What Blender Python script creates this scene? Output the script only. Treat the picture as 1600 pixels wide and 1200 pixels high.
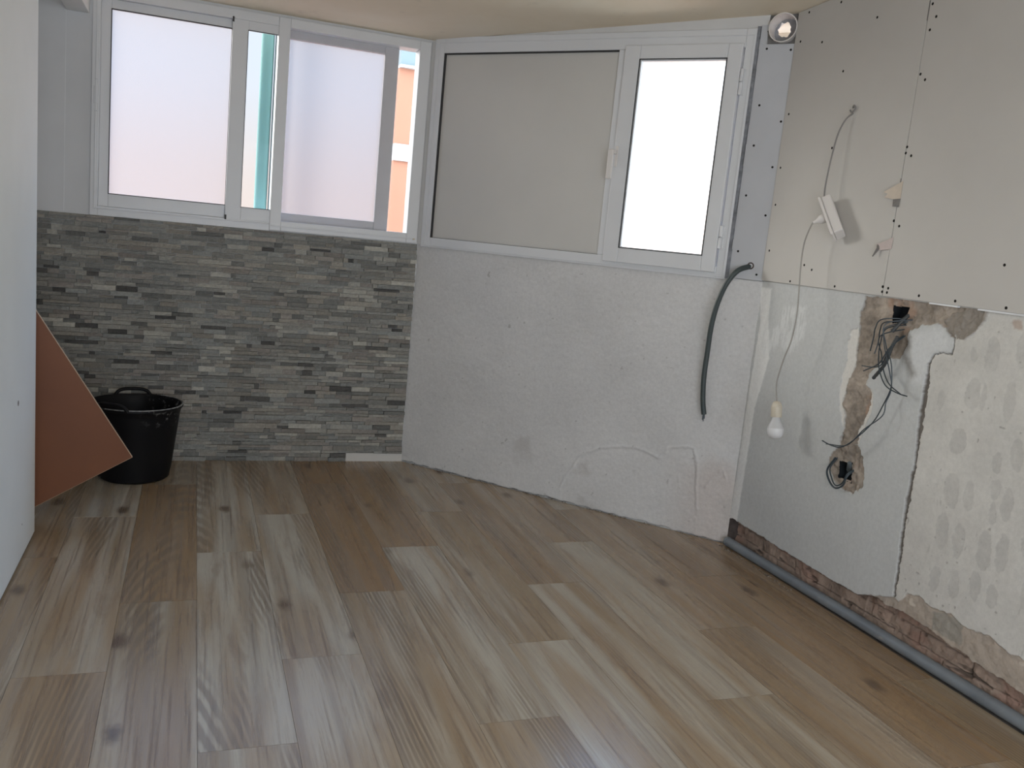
import bpy, bmesh, math, random
import numpy as np
from mathutils import Vector, Matrix

for _o in list(bpy.data.objects):
    bpy.data.objects.remove(_o)
SC = bpy.context.scene
COL = SC.collection

# ------------------------------------------------------------------ camera
cam_d = bpy.data.cameras.new('camera')
cam = bpy.data.objects.new('camera', cam_d)
COL.objects.link(cam)
fw = Vector((0.34203878, 0.92550941, -0.16260935))
rt = Vector((0.93906284, -0.33035506, 0.09500801))
up = Vector((-0.03421198, 0.18519682, 0.98210574))
M = Matrix((rt, up, -fw)).transposed().to_4x4()
M.translation = Vector((0, 0, 1.35))
cam.matrix_world = M
cam_d.sensor_fit = 'HORIZONTAL'
cam_d.sensor_width = 36
cam_d.lens = 1383.3 * 36 / 1600
cam_d.clip_start = 0.02
cam_d.clip_end = 300
SC.camera = cam

# ------------------------------------------------------------------ exposure
SC.view_settings.view_transform = 'Standard'
SC.view_settings.look = 'None'
SC.view_settings.gamma = 1
SC.view_settings.exposure = 0.0
try:
    SC.view_settings.use_curve_mapping = False
except Exception:
    pass
SC.cycles.max_bounces = 10
SC.cycles.diffuse_bounces = 6
SC.cycles.transparent_max_bounces = 12
SC.cycles.sample_clamp_indirect = 6.0
SC.cycles.use_denoising = True

# ------------------------------------------------------------------ daylight
HORIZON = (0.98, 0.83, 0.80)
ZENITH = (0.88, 0.94, 1.08)
SKY_BASE = 1.08       # sky seen over the garden side
SKY_EAST = 2.6       # bright haze seen through the casement
SKY_BACK = 3.3       # open sky behind the camera
w = bpy.data.worlds.new('sky')
SC.world = w
w.use_nodes = True
nt = w.node_tree
nt.nodes.clear()


def wn(t, **k):
    n = nt.nodes.new(t)
    for a, b in k.items():
        setattr(n, a, b)
    return n


def wmap(src, a, b, c, d):
    n = wn('ShaderNodeMapRange', interpolation_type='SMOOTHSTEP')
    for i, q in enumerate((a, b, c, d)):
        n.inputs[i + 1].default_value = q
    nt.links.new(src, n.inputs[0])
    return n.outputs[0]


tc = wn('ShaderNodeTexCoord')
sep = wn('ShaderNodeSeparateXYZ')
nt.links.new(tc.outputs['Generated'], sep.inputs[0])
mixc = wn('ShaderNodeMix', data_type='RGBA')
mixc.inputs[6].default_value = (*HORIZON, 1)
mixc.inputs[7].default_value = (*ZENITH, 1)
nt.links.new(wmap(sep.outputs['Z'], 0.0, 0.16, 0, 1), mixc.inputs[0])
east = wmap(sep.outputs['X'], 0.28, 0.42, 0, SKY_EAST)
back = wmap(sep.outputs['Y'], -0.1, -0.5, 0, SKY_BACK)
warm = wmap(sep.outputs['Y'], 0.0, 0.4, 0, 1)
mixb = wn('ShaderNodeMix', data_type='RGBA')
mixb.inputs[6].default_value = (0.90, 0.96, 1.06, 1)
nt.links.new(warm, mixb.inputs[0])
high = wn('ShaderNodeMix', data_type='RGBA')      # blue sky high above the horizon
nt.links.new(wmap(sep.outputs['Z'], 0.26, 0.5, 0, 1), high.inputs[0])
nt.links.new(mixc.outputs[2], high.inputs[6])
high.inputs[7].default_value = (0.9, 1.7, 3.2, 1)
nt.links.new(high.outputs[2], mixb.inputs[7])
ad = wn('ShaderNodeMath', operation='ADD')
nt.links.new(east, ad.inputs[0])
nt.links.new(back, ad.inputs[1])
ad2 = wn('ShaderNodeMath', operation='ADD')
nt.links.new(ad.outputs[0], ad2.inputs[0])
ad2.inputs[1].default_value = SKY_BASE
bg = wn('ShaderNodeBackground')
nt.links.new(mixb.outputs[2], bg.inputs[0])
nt.links.new(ad2.outputs[0], bg.inputs[1])
wo = wn('ShaderNodeOutputWorld')
nt.links.new(bg.outputs[0], wo.inputs[0])

# hazy sun, low and soft, falling through the sliding window
sd = bpy.data.lights.new('hazy_sun', 'SUN')
sd.energy = 5.4
sd.angle = math.radians(24)
sd.color = (1.0, 0.97, 0.93)
sun = bpy.data.objects.new('hazy_sun', sd)
COL.objects.link(sun)
sun.rotation_euler = Vector((1.9, -1.75, -0.52)).to_track_quat('-Z', 'Y').to_euler()
sun.location = (-4, 9, 5)


def portal(name, loc, direction, sx, sy):
    d = bpy.data.lights.new(name, 'AREA')
    d.shape = 'RECTANGLE'
    d.size = sx
    d.size_y = sy
    d.cycles.is_portal = True
    o = bpy.data.objects.new(name, d)
    COL.objects.link(o)
    o.location = loc
    o.rotation_euler = Vector(direction).to_track_quat('-Z', 'Y').to_euler()


portal('casement_portal', (2.12 + 0.08, 3.845 + 0.07, 1.8), (-0.757, -0.654, 0), 0.5, 1.0)
portal('patio_portal', (0.3, -1.86, 1.1), (0, 1, 0), 3.2, 2.2)
portal('slider_portal', (0.33, 5.06, 1.81), (0, -1, 0), 1.7, 1.06)

# ------------------------------------------------------------------ measured outlines (metres along wall, height)
SCREWS = [(0.279,2.4187),(0.0757,2.4187),(0.5081,2.3164),(0.1924,2.277),(0.0429,2.3039),(0.3549,2.1377),(0.0323,1.9996),(0.3569,1.8346),(0.0272,1.7686),(0.0285,1.6059),(0.0311,1.4017),(0.3441,1.3357),(0.2117,1.2773),(0.5016,1.2793),(0.787,2.3099),(0.7935,2.2199),(0.7763,1.8132),(0.7746,1.7914),(0.7699,1.5457),(0.7676,1.3004),(0.7691,1.2815),(0.2908,1.3526),(0.7834,2.0691)]
SCREWS_R = [(0.8138,2.2614),(0.81,2.0462),(0.8033,1.7803),(0.8012,1.5267),(0.7975,1.2969),(0.7943,1.2807),(0.9522,1.2834),(1.1164,1.2805),(1.3217,1.2786),(1.2861,1.4129)]
SCREWS_N = [(1.821,2.3574),(1.8231,2.2835),(1.9295,2.2772),(1.8241,2.0397),(1.9304,1.9708),(1.8235,1.863),(1.9208,1.7715),(1.8192,1.6404),(1.92,1.5571),(1.8171,1.3867),(1.9164,1.2887)]
P_CEM = [(0.6701,1.2569),(0.6672,1.223),(0.6529,1.1913),(0.6716,1.1332),(0.6659,1.087),(0.6689,1.0265),(0.6738,0.9814),(0.6428,0.8987),(0.6313,0.8261),(0.6595,0.7773),(0.6677,0.7321),(0.655,0.6739),(0.6673,0.6454),(0.7573,0.6881),(0.7482,0.7282),(0.7704,0.7717),(0.7891,0.8515),(0.7826,0.9028),(0.7458,0.9258),(0.7578,0.9657),(0.8238,1.0361),(0.8996,1.0483),(0.9255,1.102),(0.9238,1.1512),(0.9818,1.1796),(1.0321,1.1927),(1.0853,1.1858),(1.1089,1.1555),(1.1663,1.1569),(1.2148,1.1895),(1.2367,1.2306),(1.2397,1.269),(1.235,1.2939)]
P_RING = [(0.6547,0.65),(0.7573,0.6881),(0.7934,0.6476),(0.8182,0.5856),(0.8198,0.5324),(0.7701,0.4899),(0.7261,0.4881),(0.6534,0.5059),(0.6154,0.5432),(0.6086,0.5979)]
P_WL = [(0.6255,1.1197),(0.6664,1.1325),(0.6746,1.073),(0.679,0.9823),(0.6428,0.8987),(0.6346,0.8268),(0.6574,0.7768),(0.6612,0.7306),(0.6239,0.8088),(0.6113,0.8534),(0.6088,0.9236),(0.6242,1.004),(0.6142,1.072)]
P_WR = [(0.7661,0.9521),(0.7525,0.9195),(0.7859,0.9109),(0.801,0.8765),(0.8055,0.825),(0.7821,0.7668),(0.7633,0.6858),(0.7524,0.6907),(0.7482,0.7282),(0.7696,0.7753),(0.7841,0.8505),(0.7776,0.9018),(0.7407,0.9249)]
P_SKIM = [(0.9255,1.102),(0.9238,1.1512),(0.9818,1.1796),(1.0756,1.1913),(1.128,1.1449),(1.1326,1.1057),(1.0572,1.0804),(1.0451,1.0166),(1.0442,0.9611),(0.9578,0.9586),(0.974,1.011),(0.9363,1.0542)]
P_DARK = [(0.8668,1.1509),(0.9375,1.1319),(0.9406,1.0972),(0.9226,1.0733),(0.9844,1.0058),(0.9681,0.9959),(0.9089,1.0497),(0.8669,1.0647),(0.8558,1.1135)]
P_BLOB = [(1.0697,1.2092),(1.1002,1.2368),(1.1652,1.2629),(1.255,1.2633),(1.2468,1.2258),(1.2022,1.1738),(1.1711,1.1577),(1.1305,1.1544),(1.089,1.1777)]
P_PINK = [(1.3405,1.2371),(1.3834,1.2511),(1.3903,1.2191),(1.3512,1.2118)]
HOLE1 = [(0.8185,1.2349),(0.8935,1.2356),(0.8955,1.1723),(0.828,1.1711)]
HOLE2 = [(0.6677,0.5939),(0.735,0.6046),(0.7429,0.5365),(0.6716,0.5273)]
CRACK = [(1.1291,1.1583),(1.1347,1.1259),(1.1297,1.0999),(1.088,1.0974),(1.0565,1.0837),(1.0394,1.0501),(1.0468,0.9893),(1.0459,0.9336),(1.048,0.8643),(1.0471,0.8079),(1.0522,0.7244),(1.0569,0.6831),(1.0559,0.6471),(1.0592,0.676),(1.0506,0.6289),(1.0516,0.5241),(1.0544,0.4393),(1.0584,0.3491),(1.0622,0.2737),(1.064,0.1919)]
CRACK_W = [0.002,0.003,0.003,0.002,0.003,0.004,0.009,0.013,0.014,0.011,0.007,0.007,0.006,0.01,0.009,0.009,0.007,0.007,0.006,0.006]
OVALS = [(1.2323,0.645,0.0319,0.0599),(1.3045,0.6488,0.0194,0.054),(1.3992,0.7009,0.0191,0.0348),(1.4028,0.6259,0.0135,0.0394),(1.4504,0.6638,0.0208,0.0558),(1.224,0.4994,0.027,0.0654),(1.2932,0.4862,0.0233,0.0596),(1.4006,0.4937,0.0289,0.0664),(1.4648,0.5068,0.0208,0.065),(1.3086,0.3404,0.0207,0.0509),(1.394,0.3668,0.022,0.0494),(1.4583,0.362,0.0211,0.0396),(1.3857,0.786,0.0192,0.0347),(1.5445,0.5784,0.0175,0.0503),(1.5751,0.4167,0.0172,0.0505),(1.2271,0.326,0.0218,0.0475),(1.2941,1.1225,0.0301,0.0586),(1.399,1.1566,0.0217,0.0565),(1.2442,0.9836,0.0297,0.0557),(1.2865,0.9827,0.0117,0.0504),(1.3904,0.9858,0.0221,0.0663),(1.2206,0.8159,0.0331,0.0474),(1.2217,1.1111,0.0137,0.0278),(1.4503,0.8289,0.0239,0.0528),(1.1177,0.9387,0.0177,0.0339)]
TRENCH = [(-0.0197,0.114),(0.0132,0.1312),(0.1346,0.129),(0.283,0.131),(0.3918,0.1243),(0.5163,0.1259),(0.6215,0.1178),(0.7194,0.1187),(0.8185,0.1222),(0.8891,0.1198),(0.9195,0.135),(0.9806,0.1506),(1.0309,0.1435),(1.0971,0.1485),(1.1425,0.1496),(1.2378,0.1434),(1.3351,0.1313),(1.4036,0.127),(1.4806,0.1193),(1.5833,0.1142),(1.6326,0.1098)]
CEMLOW = [(0.9184,0.1399),(0.9601,0.1471),(1.0609,0.1906),(1.0884,0.187),(1.125,0.2273),(1.1731,0.239),(1.2312,0.2271),(1.2678,0.2238),(1.3174,0.2365),(1.3717,0.2208),(1.4259,0.2227),(1.4717,0.2306),(1.5567,0.2131),(1.61,0.2132)]
GREYLOW = [(1.2402,0.2138),(1.2907,0.2268),(1.3354,0.2326),(1.3727,0.2165),(1.381,0.1538),(1.3312,0.1488),(1.2482,0.1508)]
STROKE = [(-0.0219,1.2411),(0.0809,1.2409),(0.0869,1.0938),(0.1318,0.925),(0.0776,0.6772),(0.0748,0.4327),(0.065,0.1239),(-0.0095,0.1174),(-0.0001,0.3493),(0.0044,0.6613),(0.0153,1.0852)]
BRUSH = [(0.1779,1.1671),(0.3362,1.189),(0.3408,1.0416),(0.2717,0.9616),(0.1735,0.9894),(0.0944,0.919),(0.0503,1.001),(0.1504,1.087)]
WIRES = [[(0.9151,1.1963),(0.8453,1.1846),(0.8137,1.1484),(0.8021,1.1107),(0.7836,1.0568)],[(0.922,1.1867),(0.8573,1.1754),(0.8202,1.1421),(0.8151,1.098),(0.8108,1.05)],[(0.9327,1.181),(0.8524,1.1534),(0.8298,1.1),(0.8425,1.0441),(0.868,0.9977),(0.909,0.9476),(0.9613,0.9292),(0.9998,0.9249)],[(0.9258,1.1906),(0.8564,1.1574),(0.8619,1.1118),(0.8887,1.0586),(0.9121,0.9982),(0.9199,0.9425),(0.8885,0.8639),(0.8628,0.7996),(0.8068,0.7266),(0.7435,0.6725),(0.679,0.6597),(0.6028,0.6617)],[(0.9334,1.1985),(0.8636,1.169),(0.8761,1.0923),(0.9058,1.0257),(0.9168,0.9347),(0.9062,0.8822),(0.9106,0.8324),(0.84,0.7646),(0.7899,0.7072),(0.7322,0.6734),(0.6225,0.6532)],[(0.935,1.1708),(0.8347,1.1224),(0.8438,1.0515),(0.8617,1.0038),(0.9121,0.9553),(0.9895,0.9292)],[(0.9089,1.1606),(0.8856,1.0937),(0.8585,1.0178),(0.8269,1.0016),(0.7762,0.9981)],[(0.9143,1.1577),(0.8965,1.0882),(0.8625,1.022),(0.7856,0.9798)]]
SLEEVE1 = [(0.9041,1.2285),(0.8941,1.1886),(0.8758,1.1424)]
SLEEVE2 = [(0.9032,1.1284),(0.8872,1.0835),(0.8674,1.0195),(0.816,0.9573)]
LOW1 = [(0.7585,0.5994),(0.7565,0.5601),(0.7389,0.5158),(0.6991,0.4919),(0.6606,0.5082),(0.637,0.5494),(0.6444,0.6034)]
LOW2 = [(0.7597,0.5959),(0.7553,0.5675),(0.7324,0.5217),(0.6969,0.5031),(0.6684,0.5265),(0.6521,0.5616),(0.6557,0.6064)]
CABLE1 = [(0.4596,1.9735),(0.4409,1.9408),(0.4239,1.8828),(0.4153,1.8032),(0.4133,1.7276),(0.4123,1.6641),(0.4208,1.6104)]
CABLE2 = [(0.4324,1.5375),(0.4051,1.5165),(0.387,1.4539),(0.3816,1.3883),(0.3875,1.3097),(0.3975,1.2313),(0.4046,1.147),(0.3948,1.0439),(0.363,0.9576),(0.3421,0.877),(0.3399,0.8294),(0.3587,0.7691)]
BULB = [(0.3587,0.7691),(0.3695,0.7045),(0.3804,0.6203),(0.4001,0.7446),(0.4299,0.6741)]
FLAP1 = [(0.7857,1.6907),(0.7043,1.6502),(0.7256,1.6446),(0.7113,1.6306),(0.7498,1.6249),(0.7859,1.6264),(0.7857,1.595),(0.7635,1.5967),(0.7526,1.6232)]
FLAP2 = [(0.7837,1.486),(0.7272,1.4608),(0.7125,1.4584),(0.7157,1.4332),(0.7083,1.4093),(0.7503,1.4366),(0.7815,1.4416),(0.7613,1.4103)]
CONDUIT = [(1.8839,1.3259),(1.8405,1.2983),(1.8017,1.2326),(1.7723,1.1373),(1.7562,1.0304),(1.751,0.9087),(1.7489,0.7861),(1.757,0.6795),(1.7694,0.6104)]
RIDGE = [[(1.0487,0.0915),(1.0934,0.1929),(1.1523,0.2829),(1.2546,0.3395),(1.3715,0.3632),(1.4743,0.3716),(1.5547,0.3413),(1.6088,0.4076),(1.7284,0.4318),(1.7563,0.3595),(1.7696,0.2416),(1.7862,0.136)],[(1.8129,0.2514),(1.8414,0.3058),(1.881,0.3622),(1.9044,0.3197)],[(1.5967,0.4051),(1.5944,0.3741)],[(1.675,0.2813),(1.6852,0.2225)]]

# ------------------------------------------------------------------ frames of reference (metres)
A = Vector((1.178, 4.937, 0))          # corner: stone wall / angled wall
B = Vector((2.452, 3.4615, 0))         # corner: angled wall / right wall
E2 = (B - A).normalized()
N2 = Vector((-E2.y * -1, -E2.x, 0))    # placeholder, fixed below
N2 = Vector((E2.y, -E2.x, 0))
if N2.dot(-A) < 0:
    N2 = -N2
L2 = (B - A).length
YB = 4.937
XR = 2.452
XL = -2.2
YN = -1.8


def ceil_z(x, y):
    return 2.36 + 0.05 * (YB - y)


def w1(t, z, d=0.0):
    return Vector((A.x - t, YB - d, z))


def w2(t, z, d=0.0):
    p = A + E2 * t + N2 * d
    return Vector((p.x, p.y, z))


def w3(t, z, d=0.0):
    return Vector((XR - d, B.y - t, z))


# ------------------------------------------------------------------ mesh helpers
OFF = {}


class MB:
    def __init__(s):
        s.v = []
        s.f = []
        s.mi = []

    def quadbox(s, c, m=0):
        """c: 8 corners, bottom 4 (ccw) then top 4"""
        i = len(s.v)
        s.v += [tuple(p) for p in c]
        for q in ((3, 2, 1, 0), (4, 5, 6, 7), (0, 1, 5, 4), (1, 2, 6, 5), (2, 3, 7, 6), (3, 0, 4, 7)):
            s.f.append(tuple(i + k for k in q))
            s.mi.append(m)
        return s

    def box(s, x0, x1, y0, y1, z0, z1, m=0):
        return s.quadbox([(x0, y0, z0), (x1, y0, z0), (x1, y1, z0), (x0, y1, z0), (x0, y0, z1), (x1, y0, z1), (x1, y1, z1), (x0, y1, z1)], m)

    def wbox(s, W, t0, t1, z0, z1, d0, d1, m=0):
        return s.quadbox([W(t0, z0, d0), W(t1, z0, d0), W(t1, z0, d1), W(t0, z0, d1),
                          W(t0, z1, d0), W(t1, z1, d0), W(t1, z1, d1), W(t0, z1, d1)], m)

    def tube(s, pts, r, n=10, cap=True, m=0, radii=None):
        pts = [Vector(p) for p in pts]
        i0 = len(s.v)
        ref = Vector((0, 0, 1))
        prev = None
        for k, p in enumerate(pts):
            a = pts[max(0, k - 1)]
            b = pts[min(len(pts) - 1, k + 1)]
            d = (b - a).normalized()
            if prev is None:
                u = d.cross(ref)
                if u.length < 1e-3:
                    u = d.cross(Vector((1, 0, 0)))
            else:
                u = prev - d * prev.dot(d)
            u.normalize()
            prev = u
            v = d.cross(u)
            rr = radii[k] if radii else r
            for j in range(n):
                an = 2 * math.pi * j / n
                s.v.append(tuple(p + (u * math.cos(an) + v * math.sin(an)) * rr))
        for k in range(len(pts) - 1):
            for j in range(n):
                a = i0 + k * n + j
                b = i0 + k * n + (j + 1) % n
                s.f.append((a, b, b + n, a + n))
                s.mi.append(m)
        if cap:
            s.f.append(tuple(i0 + j for j in reversed(range(n))))
            s.mi.append(m)
            e = i0 + (len(pts) - 1) * n
            s.f.append(tuple(e + j for j in range(n)))
            s.mi.append(m)
        return s

    def lathe(s, prof, origin=(0, 0, 0), axis=(0, 0, 1), n=32, m=0):
        o = Vector(origin)
        ax = Vector(axis).normalized()
        u = ax.cross(Vector((0.3, 0.9, 0.1))).normalized()
        v = ax.cross(u)
        i0 = len(s.v)
        for r, h in prof:
            for j in range(n):
                an = 2 * math.pi * j / n
                s.v.append(tuple(o + ax * h + (u * math.cos(an) + v * math.sin(an)) * max(r, 1e-5)))
        for k in range(len(prof) - 1):
            for j in range(n):
                a = i0 + k * n + j
                b = i0 + k * n + (j + 1) % n
                s.f.append((a, b, b + n, a + n))
                s.mi.append(m)
        return s

    def build(s, name, mats, parent=None, bevel=0, smooth=False, seg=2, origin=None):
        me = bpy.data.meshes.new(name)
        vs = s.v
        loc = Vector((0, 0, 0))
        if parent is not None:
            loc = OFF.get(parent.name, Vector((0, 0, 0)))
        elif origin is not None:
            loc = Vector(origin)
        vs = [(p[0] - loc.x, p[1] - loc.y, p[2] - loc.z) for p in vs]
        me.from_pydata(vs, [], s.f)
        if not isinstance(mats, (list, tuple)):
            mats = [mats]
        for m in mats:
            me.materials.append(m)
        me.polygons.foreach_set('material_index', s.mi)
        me.validate()
        bm = bmesh.new()
        bm.from_mesh(me)
        bmesh.ops.recalc_face_normals(bm, faces=bm.faces)
        bm.to_mesh(me)
        bm.free()
        me.update()
        ob = bpy.data.objects.new(name, me)
        COL.objects.link(ob)
        OFF[ob.name] = loc
        if parent is not None:
            ob.parent = parent
        elif origin is not None:
            ob.location = loc
        if smooth:
            me.polygons.foreach_set('use_smooth', [True] * len(me.polygons))
            me.set_sharp_from_angle(angle=math.radians(40))
        if bevel:
            b = ob.modifiers.new('bevel', 'BEVEL')
            b.width = bevel
            b.segments = seg
            b.limit_method = 'ANGLE'
            b.angle_limit = math.radians(40)
        return ob


def smooth_path(pts, n=6):
    pts = [Vector(p) for p in pts]
    P = [pts[0] * 2 - pts[1]] + pts + [pts[-1] * 2 - pts[-2]]
    out = []
    for i in range(1, len(P) - 2):
        for k in range(n):
            t = k / n
            a, b, c, d = P[i - 1], P[i], P[i + 1], P[i + 2]
            out.append(0.5 * ((2 * b) + (-a + c) * t + (2 * a - 5 * b + 4 * c - d) * t * t + (-a + 3 * b - 3 * c + d) * t ** 3))
    out.append(pts[-1])
    return out


def thing(name, label, cat, loc=(0, 0, 0), group=None):
    o = bpy.data.objects.new(name, None)
    o.empty_display_size = 0.05
    COL.objects.link(o)
    o.location = loc
    OFF[o.name] = Vector(loc)
    o['label'] = label
    o['category'] = cat
    if group:
        o['group'] = group
    return o


def tag(o, label, cat, group=None):
    o['label'] = label
    o['category'] = cat
    if group:
        o['group'] = group
    return o


def struct(o, label=None, cat=None):
    o['kind'] = 'structure'
    if label:
        o['label'] = label
    if cat:
        o['category'] = cat
    return o


# ------------------------------------------------------------------ materials
class NM:
    def __init__(s, name):
        s.m = bpy.data.materials.new(name)
        s.m.use_nodes = True
        s.t = s.m.node_tree
        s.b = s.t.nodes['Principled BSDF']
        s.out = s.t.nodes['Material Output']

    def n(s, t, **k):
        nd = s.t.nodes.new(t)
        for a, b in k.items():
            setattr(nd, a, b)
        return nd

    def l(s, a, b):
        s.t.links.new(a, b)

    def set(s, **k):
        for a, b in k.items():
            s.b.inputs[a.replace('_', ' ')].default_value = b
        return s

    def pos(s, scale=(1, 1, 1)):
        g = s.n('ShaderNodeNewGeometry')
        mp = s.n('ShaderNodeMapping')
        mp.inputs['Scale'].default_value = scale
        s.l(g.outputs['Position'], mp.inputs['Vector'])
        return mp.outputs[0]

    def noise(s, vec, scale, detail=4, rough=0.55, dist=0):
        n = s.n('ShaderNodeTexNoise')
        n.inputs['Scale'].default_value = scale
        n.inputs['Detail'].default_value = detail
        n.inputs['Roughness'].default_value = rough
        n.inputs['Distortion'].default_value = dist
        s.l(vec, n.inputs['Vector'])
        return n.outputs['Fac']

    def map(s, v, a, b, c, d, smooth=False):
        n = s.n('ShaderNodeMapRange')
        if smooth:
            n.interpolation_type = 'SMOOTHSTEP'
        for i, q in enumerate((a, b, c, d)):
            n.inputs[i + 1].default_value = q
        s.l(v, n.inputs[0])
        return n.outputs[0]

    def math(s, op, a, b=None):
        n = s.n('ShaderNodeMath', operation=op)
        for i, q in enumerate((a, b)):
            if q is None:
                continue
            if isinstance(q, (int, float)):
                n.inputs[i].default_value = q
            else:
                s.l(q, n.inputs[i])
        return n.outputs[0]

    def mix(s, f, a, b, mode='MIX'):
        n = s.n('ShaderNodeMix', data_type='RGBA', blend_type=mode)
        for i, q in ((0, f), (6, a), (7, b)):
            if isinstance(q, (int, float)):
                n.inputs[i].default_value = q
            elif isinstance(q, tuple):
                n.inputs[i].default_value = (*q, 1) if len(q) == 3 else q
            else:
                s.l(q, n.inputs[i])
        return n.outputs[2]

    def bump(s, h, strength=0.3, dist=0.01):
        n = s.n('ShaderNodeBump')
        n.inputs['Strength'].default_value = strength
        n.inputs['Distance'].default_value = dist
        s.l(h, n.inputs['Height'])
        s.l(n.outputs[0], s.b.inputs['Normal'])

    def color(s, c):
        s.l(c, s.b.inputs['Base Color'])


def plain(name, c, rough=0.5, var=0.06, vs=8, bump=0.0, bs=60, metal=0, spec=0.5):
    k = NM(name)
    k.set(Roughness=rough, Metallic=metal)
    k.b.inputs['Specular IOR Level'].default_value = spec
    p = k.pos()
    f = k.noise(p, vs)
    d = tuple(max(0, q * (1 - var)) for q in c)
    e = tuple(min(1, q * (1 + var)) for q in c)
    k.color(k.mix(k.map(f, 0.3, 0.7, 0, 1), d, e))
    if bump:
        k.bump(k.noise(p, bs), bump, 0.004)
    return k.m


M_white = plain('white_lacquered_aluminium', (0.70, 0.71, 0.72), 0.35, 0.02, 3)
M_panel = plain('cream_infill_panel', (0.60, 0.585, 0.55), 0.45, 0.03, 2.0)
M_gasket = plain('dark_gasket', (0.03, 0.03, 0.03), 0.6)
M_board = plain('grey_white_plasterboard', (0.555, 0.535, 0.50), 0.85, 0.025, 4.0, 0.05, 300)
M_partition = plain('white_painted_partition', (0.82, 0.86, 0.87), 0.6, 0.03, 2.5, 0.08, 40)
M_greywall = plain('pale_grey_painted_board', (0.64, 0.65, 0.66), 0.7, 0.04, 3)
M_screw = plain('dark_screw', (0.02, 0.018, 0.016), 0.8, spec=0.1)
M_hole = plain('socket_box_black', (0.012, 0.016, 0.02), 0.7)
M_wire = plain('dark_grey_wire_sleeve', (0.035, 0.05, 0.06), 0.4)
M_wire2 = plain('corrugated_sleeve', (0.05, 0.055, 0.055), 0.5)
M_conduit = plain('dark_green_grey_cable', (0.045, 0.06, 0.06), 0.45)
M_cord = plain('white_cord', (0.33, 0.315, 0.285), 0.45)
M_cordg = plain('grey_cord', (0.23, 0.22, 0.21), 0.5)
M_plastic = plain('white_plastic', (0.72, 0.69, 0.66), 0.4, 0.03)
M_cream = plain('cream_bakelite', (0.62, 0.56, 0.45), 0.4, 0.05)
M_bulb = plain('opal_bulb', (0.74, 0.74, 0.74), 0.3, 0.01)
M_paper = plain('torn_cream_paper', (0.60, 0.52, 0.43), 0.9, 0.05, 40)
M_paperp = plain('torn_pinkish_paper', (0.55, 0.47, 0.44), 0.9, 0.05, 40)
M_tear = plain('gypsum_core_and_shade', (0.20, 0.19, 0.18), 0.95, 0.1, 60)
M_recess = plain('recess_darkness', (0.07, 0.055, 0.05), 0.95, 0.3, 40)
M_terra = plain('orange_wall_paint', (0.42, 0.205, 0.135), 0.9, 0.04, 1.0)
M_bandw = plain('white_band_paint', (0.50, 0.50, 0.50), 0.9, 0.05, 1.0)
M_slate = plain('blue_grey_cladding', (0.20, 0.255, 0.275), 0.8, 0.06, 1.0)
M_teal = plain('teal_awning_cloth', (0.24, 0.46, 0.42), 0.8, 0.06, 4.0)
M_ground = plain('pink_bounce_ground', (0.55, 0.36, 0.28), 0.9, 0.08, 1.0)
M_mortar = plain('grey_floor_adhesive', (0.16, 0.14, 0.12), 0.95, 0.15, 30)
M_beam = plain('white_beam_paint', (0.72, 0.73, 0.71), 0.6, 0.03)
M_zinc = plain('grey_metal_edge', (0.20, 0.21, 0.23), 0.45, 0.35, 30)
M_dust = plain('grey_duct_end', (0.33, 0.33, 0.34), 0.9, 0.1, 40)


def mat_ceiling():
    k = NM('stained_white_ceiling')
    k.set(Roughness=0.85)
    p = k.pos()
    f = k.noise(p, 1.3, 5, 0.6, 0.6)
    g = k.noise(p, 9, 3)
    c = k.mix(k.map(f, 0.3, 0.7, 0, 1), (0.76, 0.66, 0.50), (0.84, 0.76, 0.62))
    c = k.mix(k.map(g, 0.66, 0.78, 0, 0.25), c, (0.42, 0.36, 0.29))
    k.color(c)
    k.bump(k.noise(p, 5, 6), 0.25, 0.01)
    return k.m


M_ceil = mat_ceiling()


def mat_attr(name, attr='albedo', rough=0.9, bump=0.4, bs=45, dist=0.004, extra=0.08, spec=0.3):
    k = NM(name)
    k.set(Roughness=rough)
    k.b.inputs['Specular IOR Level'].default_value = spec
    a = k.n('ShaderNodeAttribute', attribute_name=attr)
    p = k.pos()
    f = k.noise(p, 70, 5, 0.65)
    c = k.mix(1.0, a.outputs['Color'], k.mix(k.map(f, 0.25, 0.75, 0, 1), (1 - extra,) * 3, (1 + extra,) * 3), 'MULTIPLY')
    k.color(c)
    h = k.math('ADD', k.noise(p, bs, 6, 0.6), k.math('MULTIPLY', k.noise(p, bs * 0.22, 3), 1.6))
    k.bump(h, bump, dist)
    return k.m


M_plaster = mat_attr('old_plaster', bump=0.35, dist=0.004)
M_plaster2 = mat_attr('white_rough_plaster', bump=0.5, bs=30, dist=0.006)
M_stone = mat_attr('split_face_stone', bump=0.8, bs=120, dist=0.004, extra=0.22)


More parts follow.
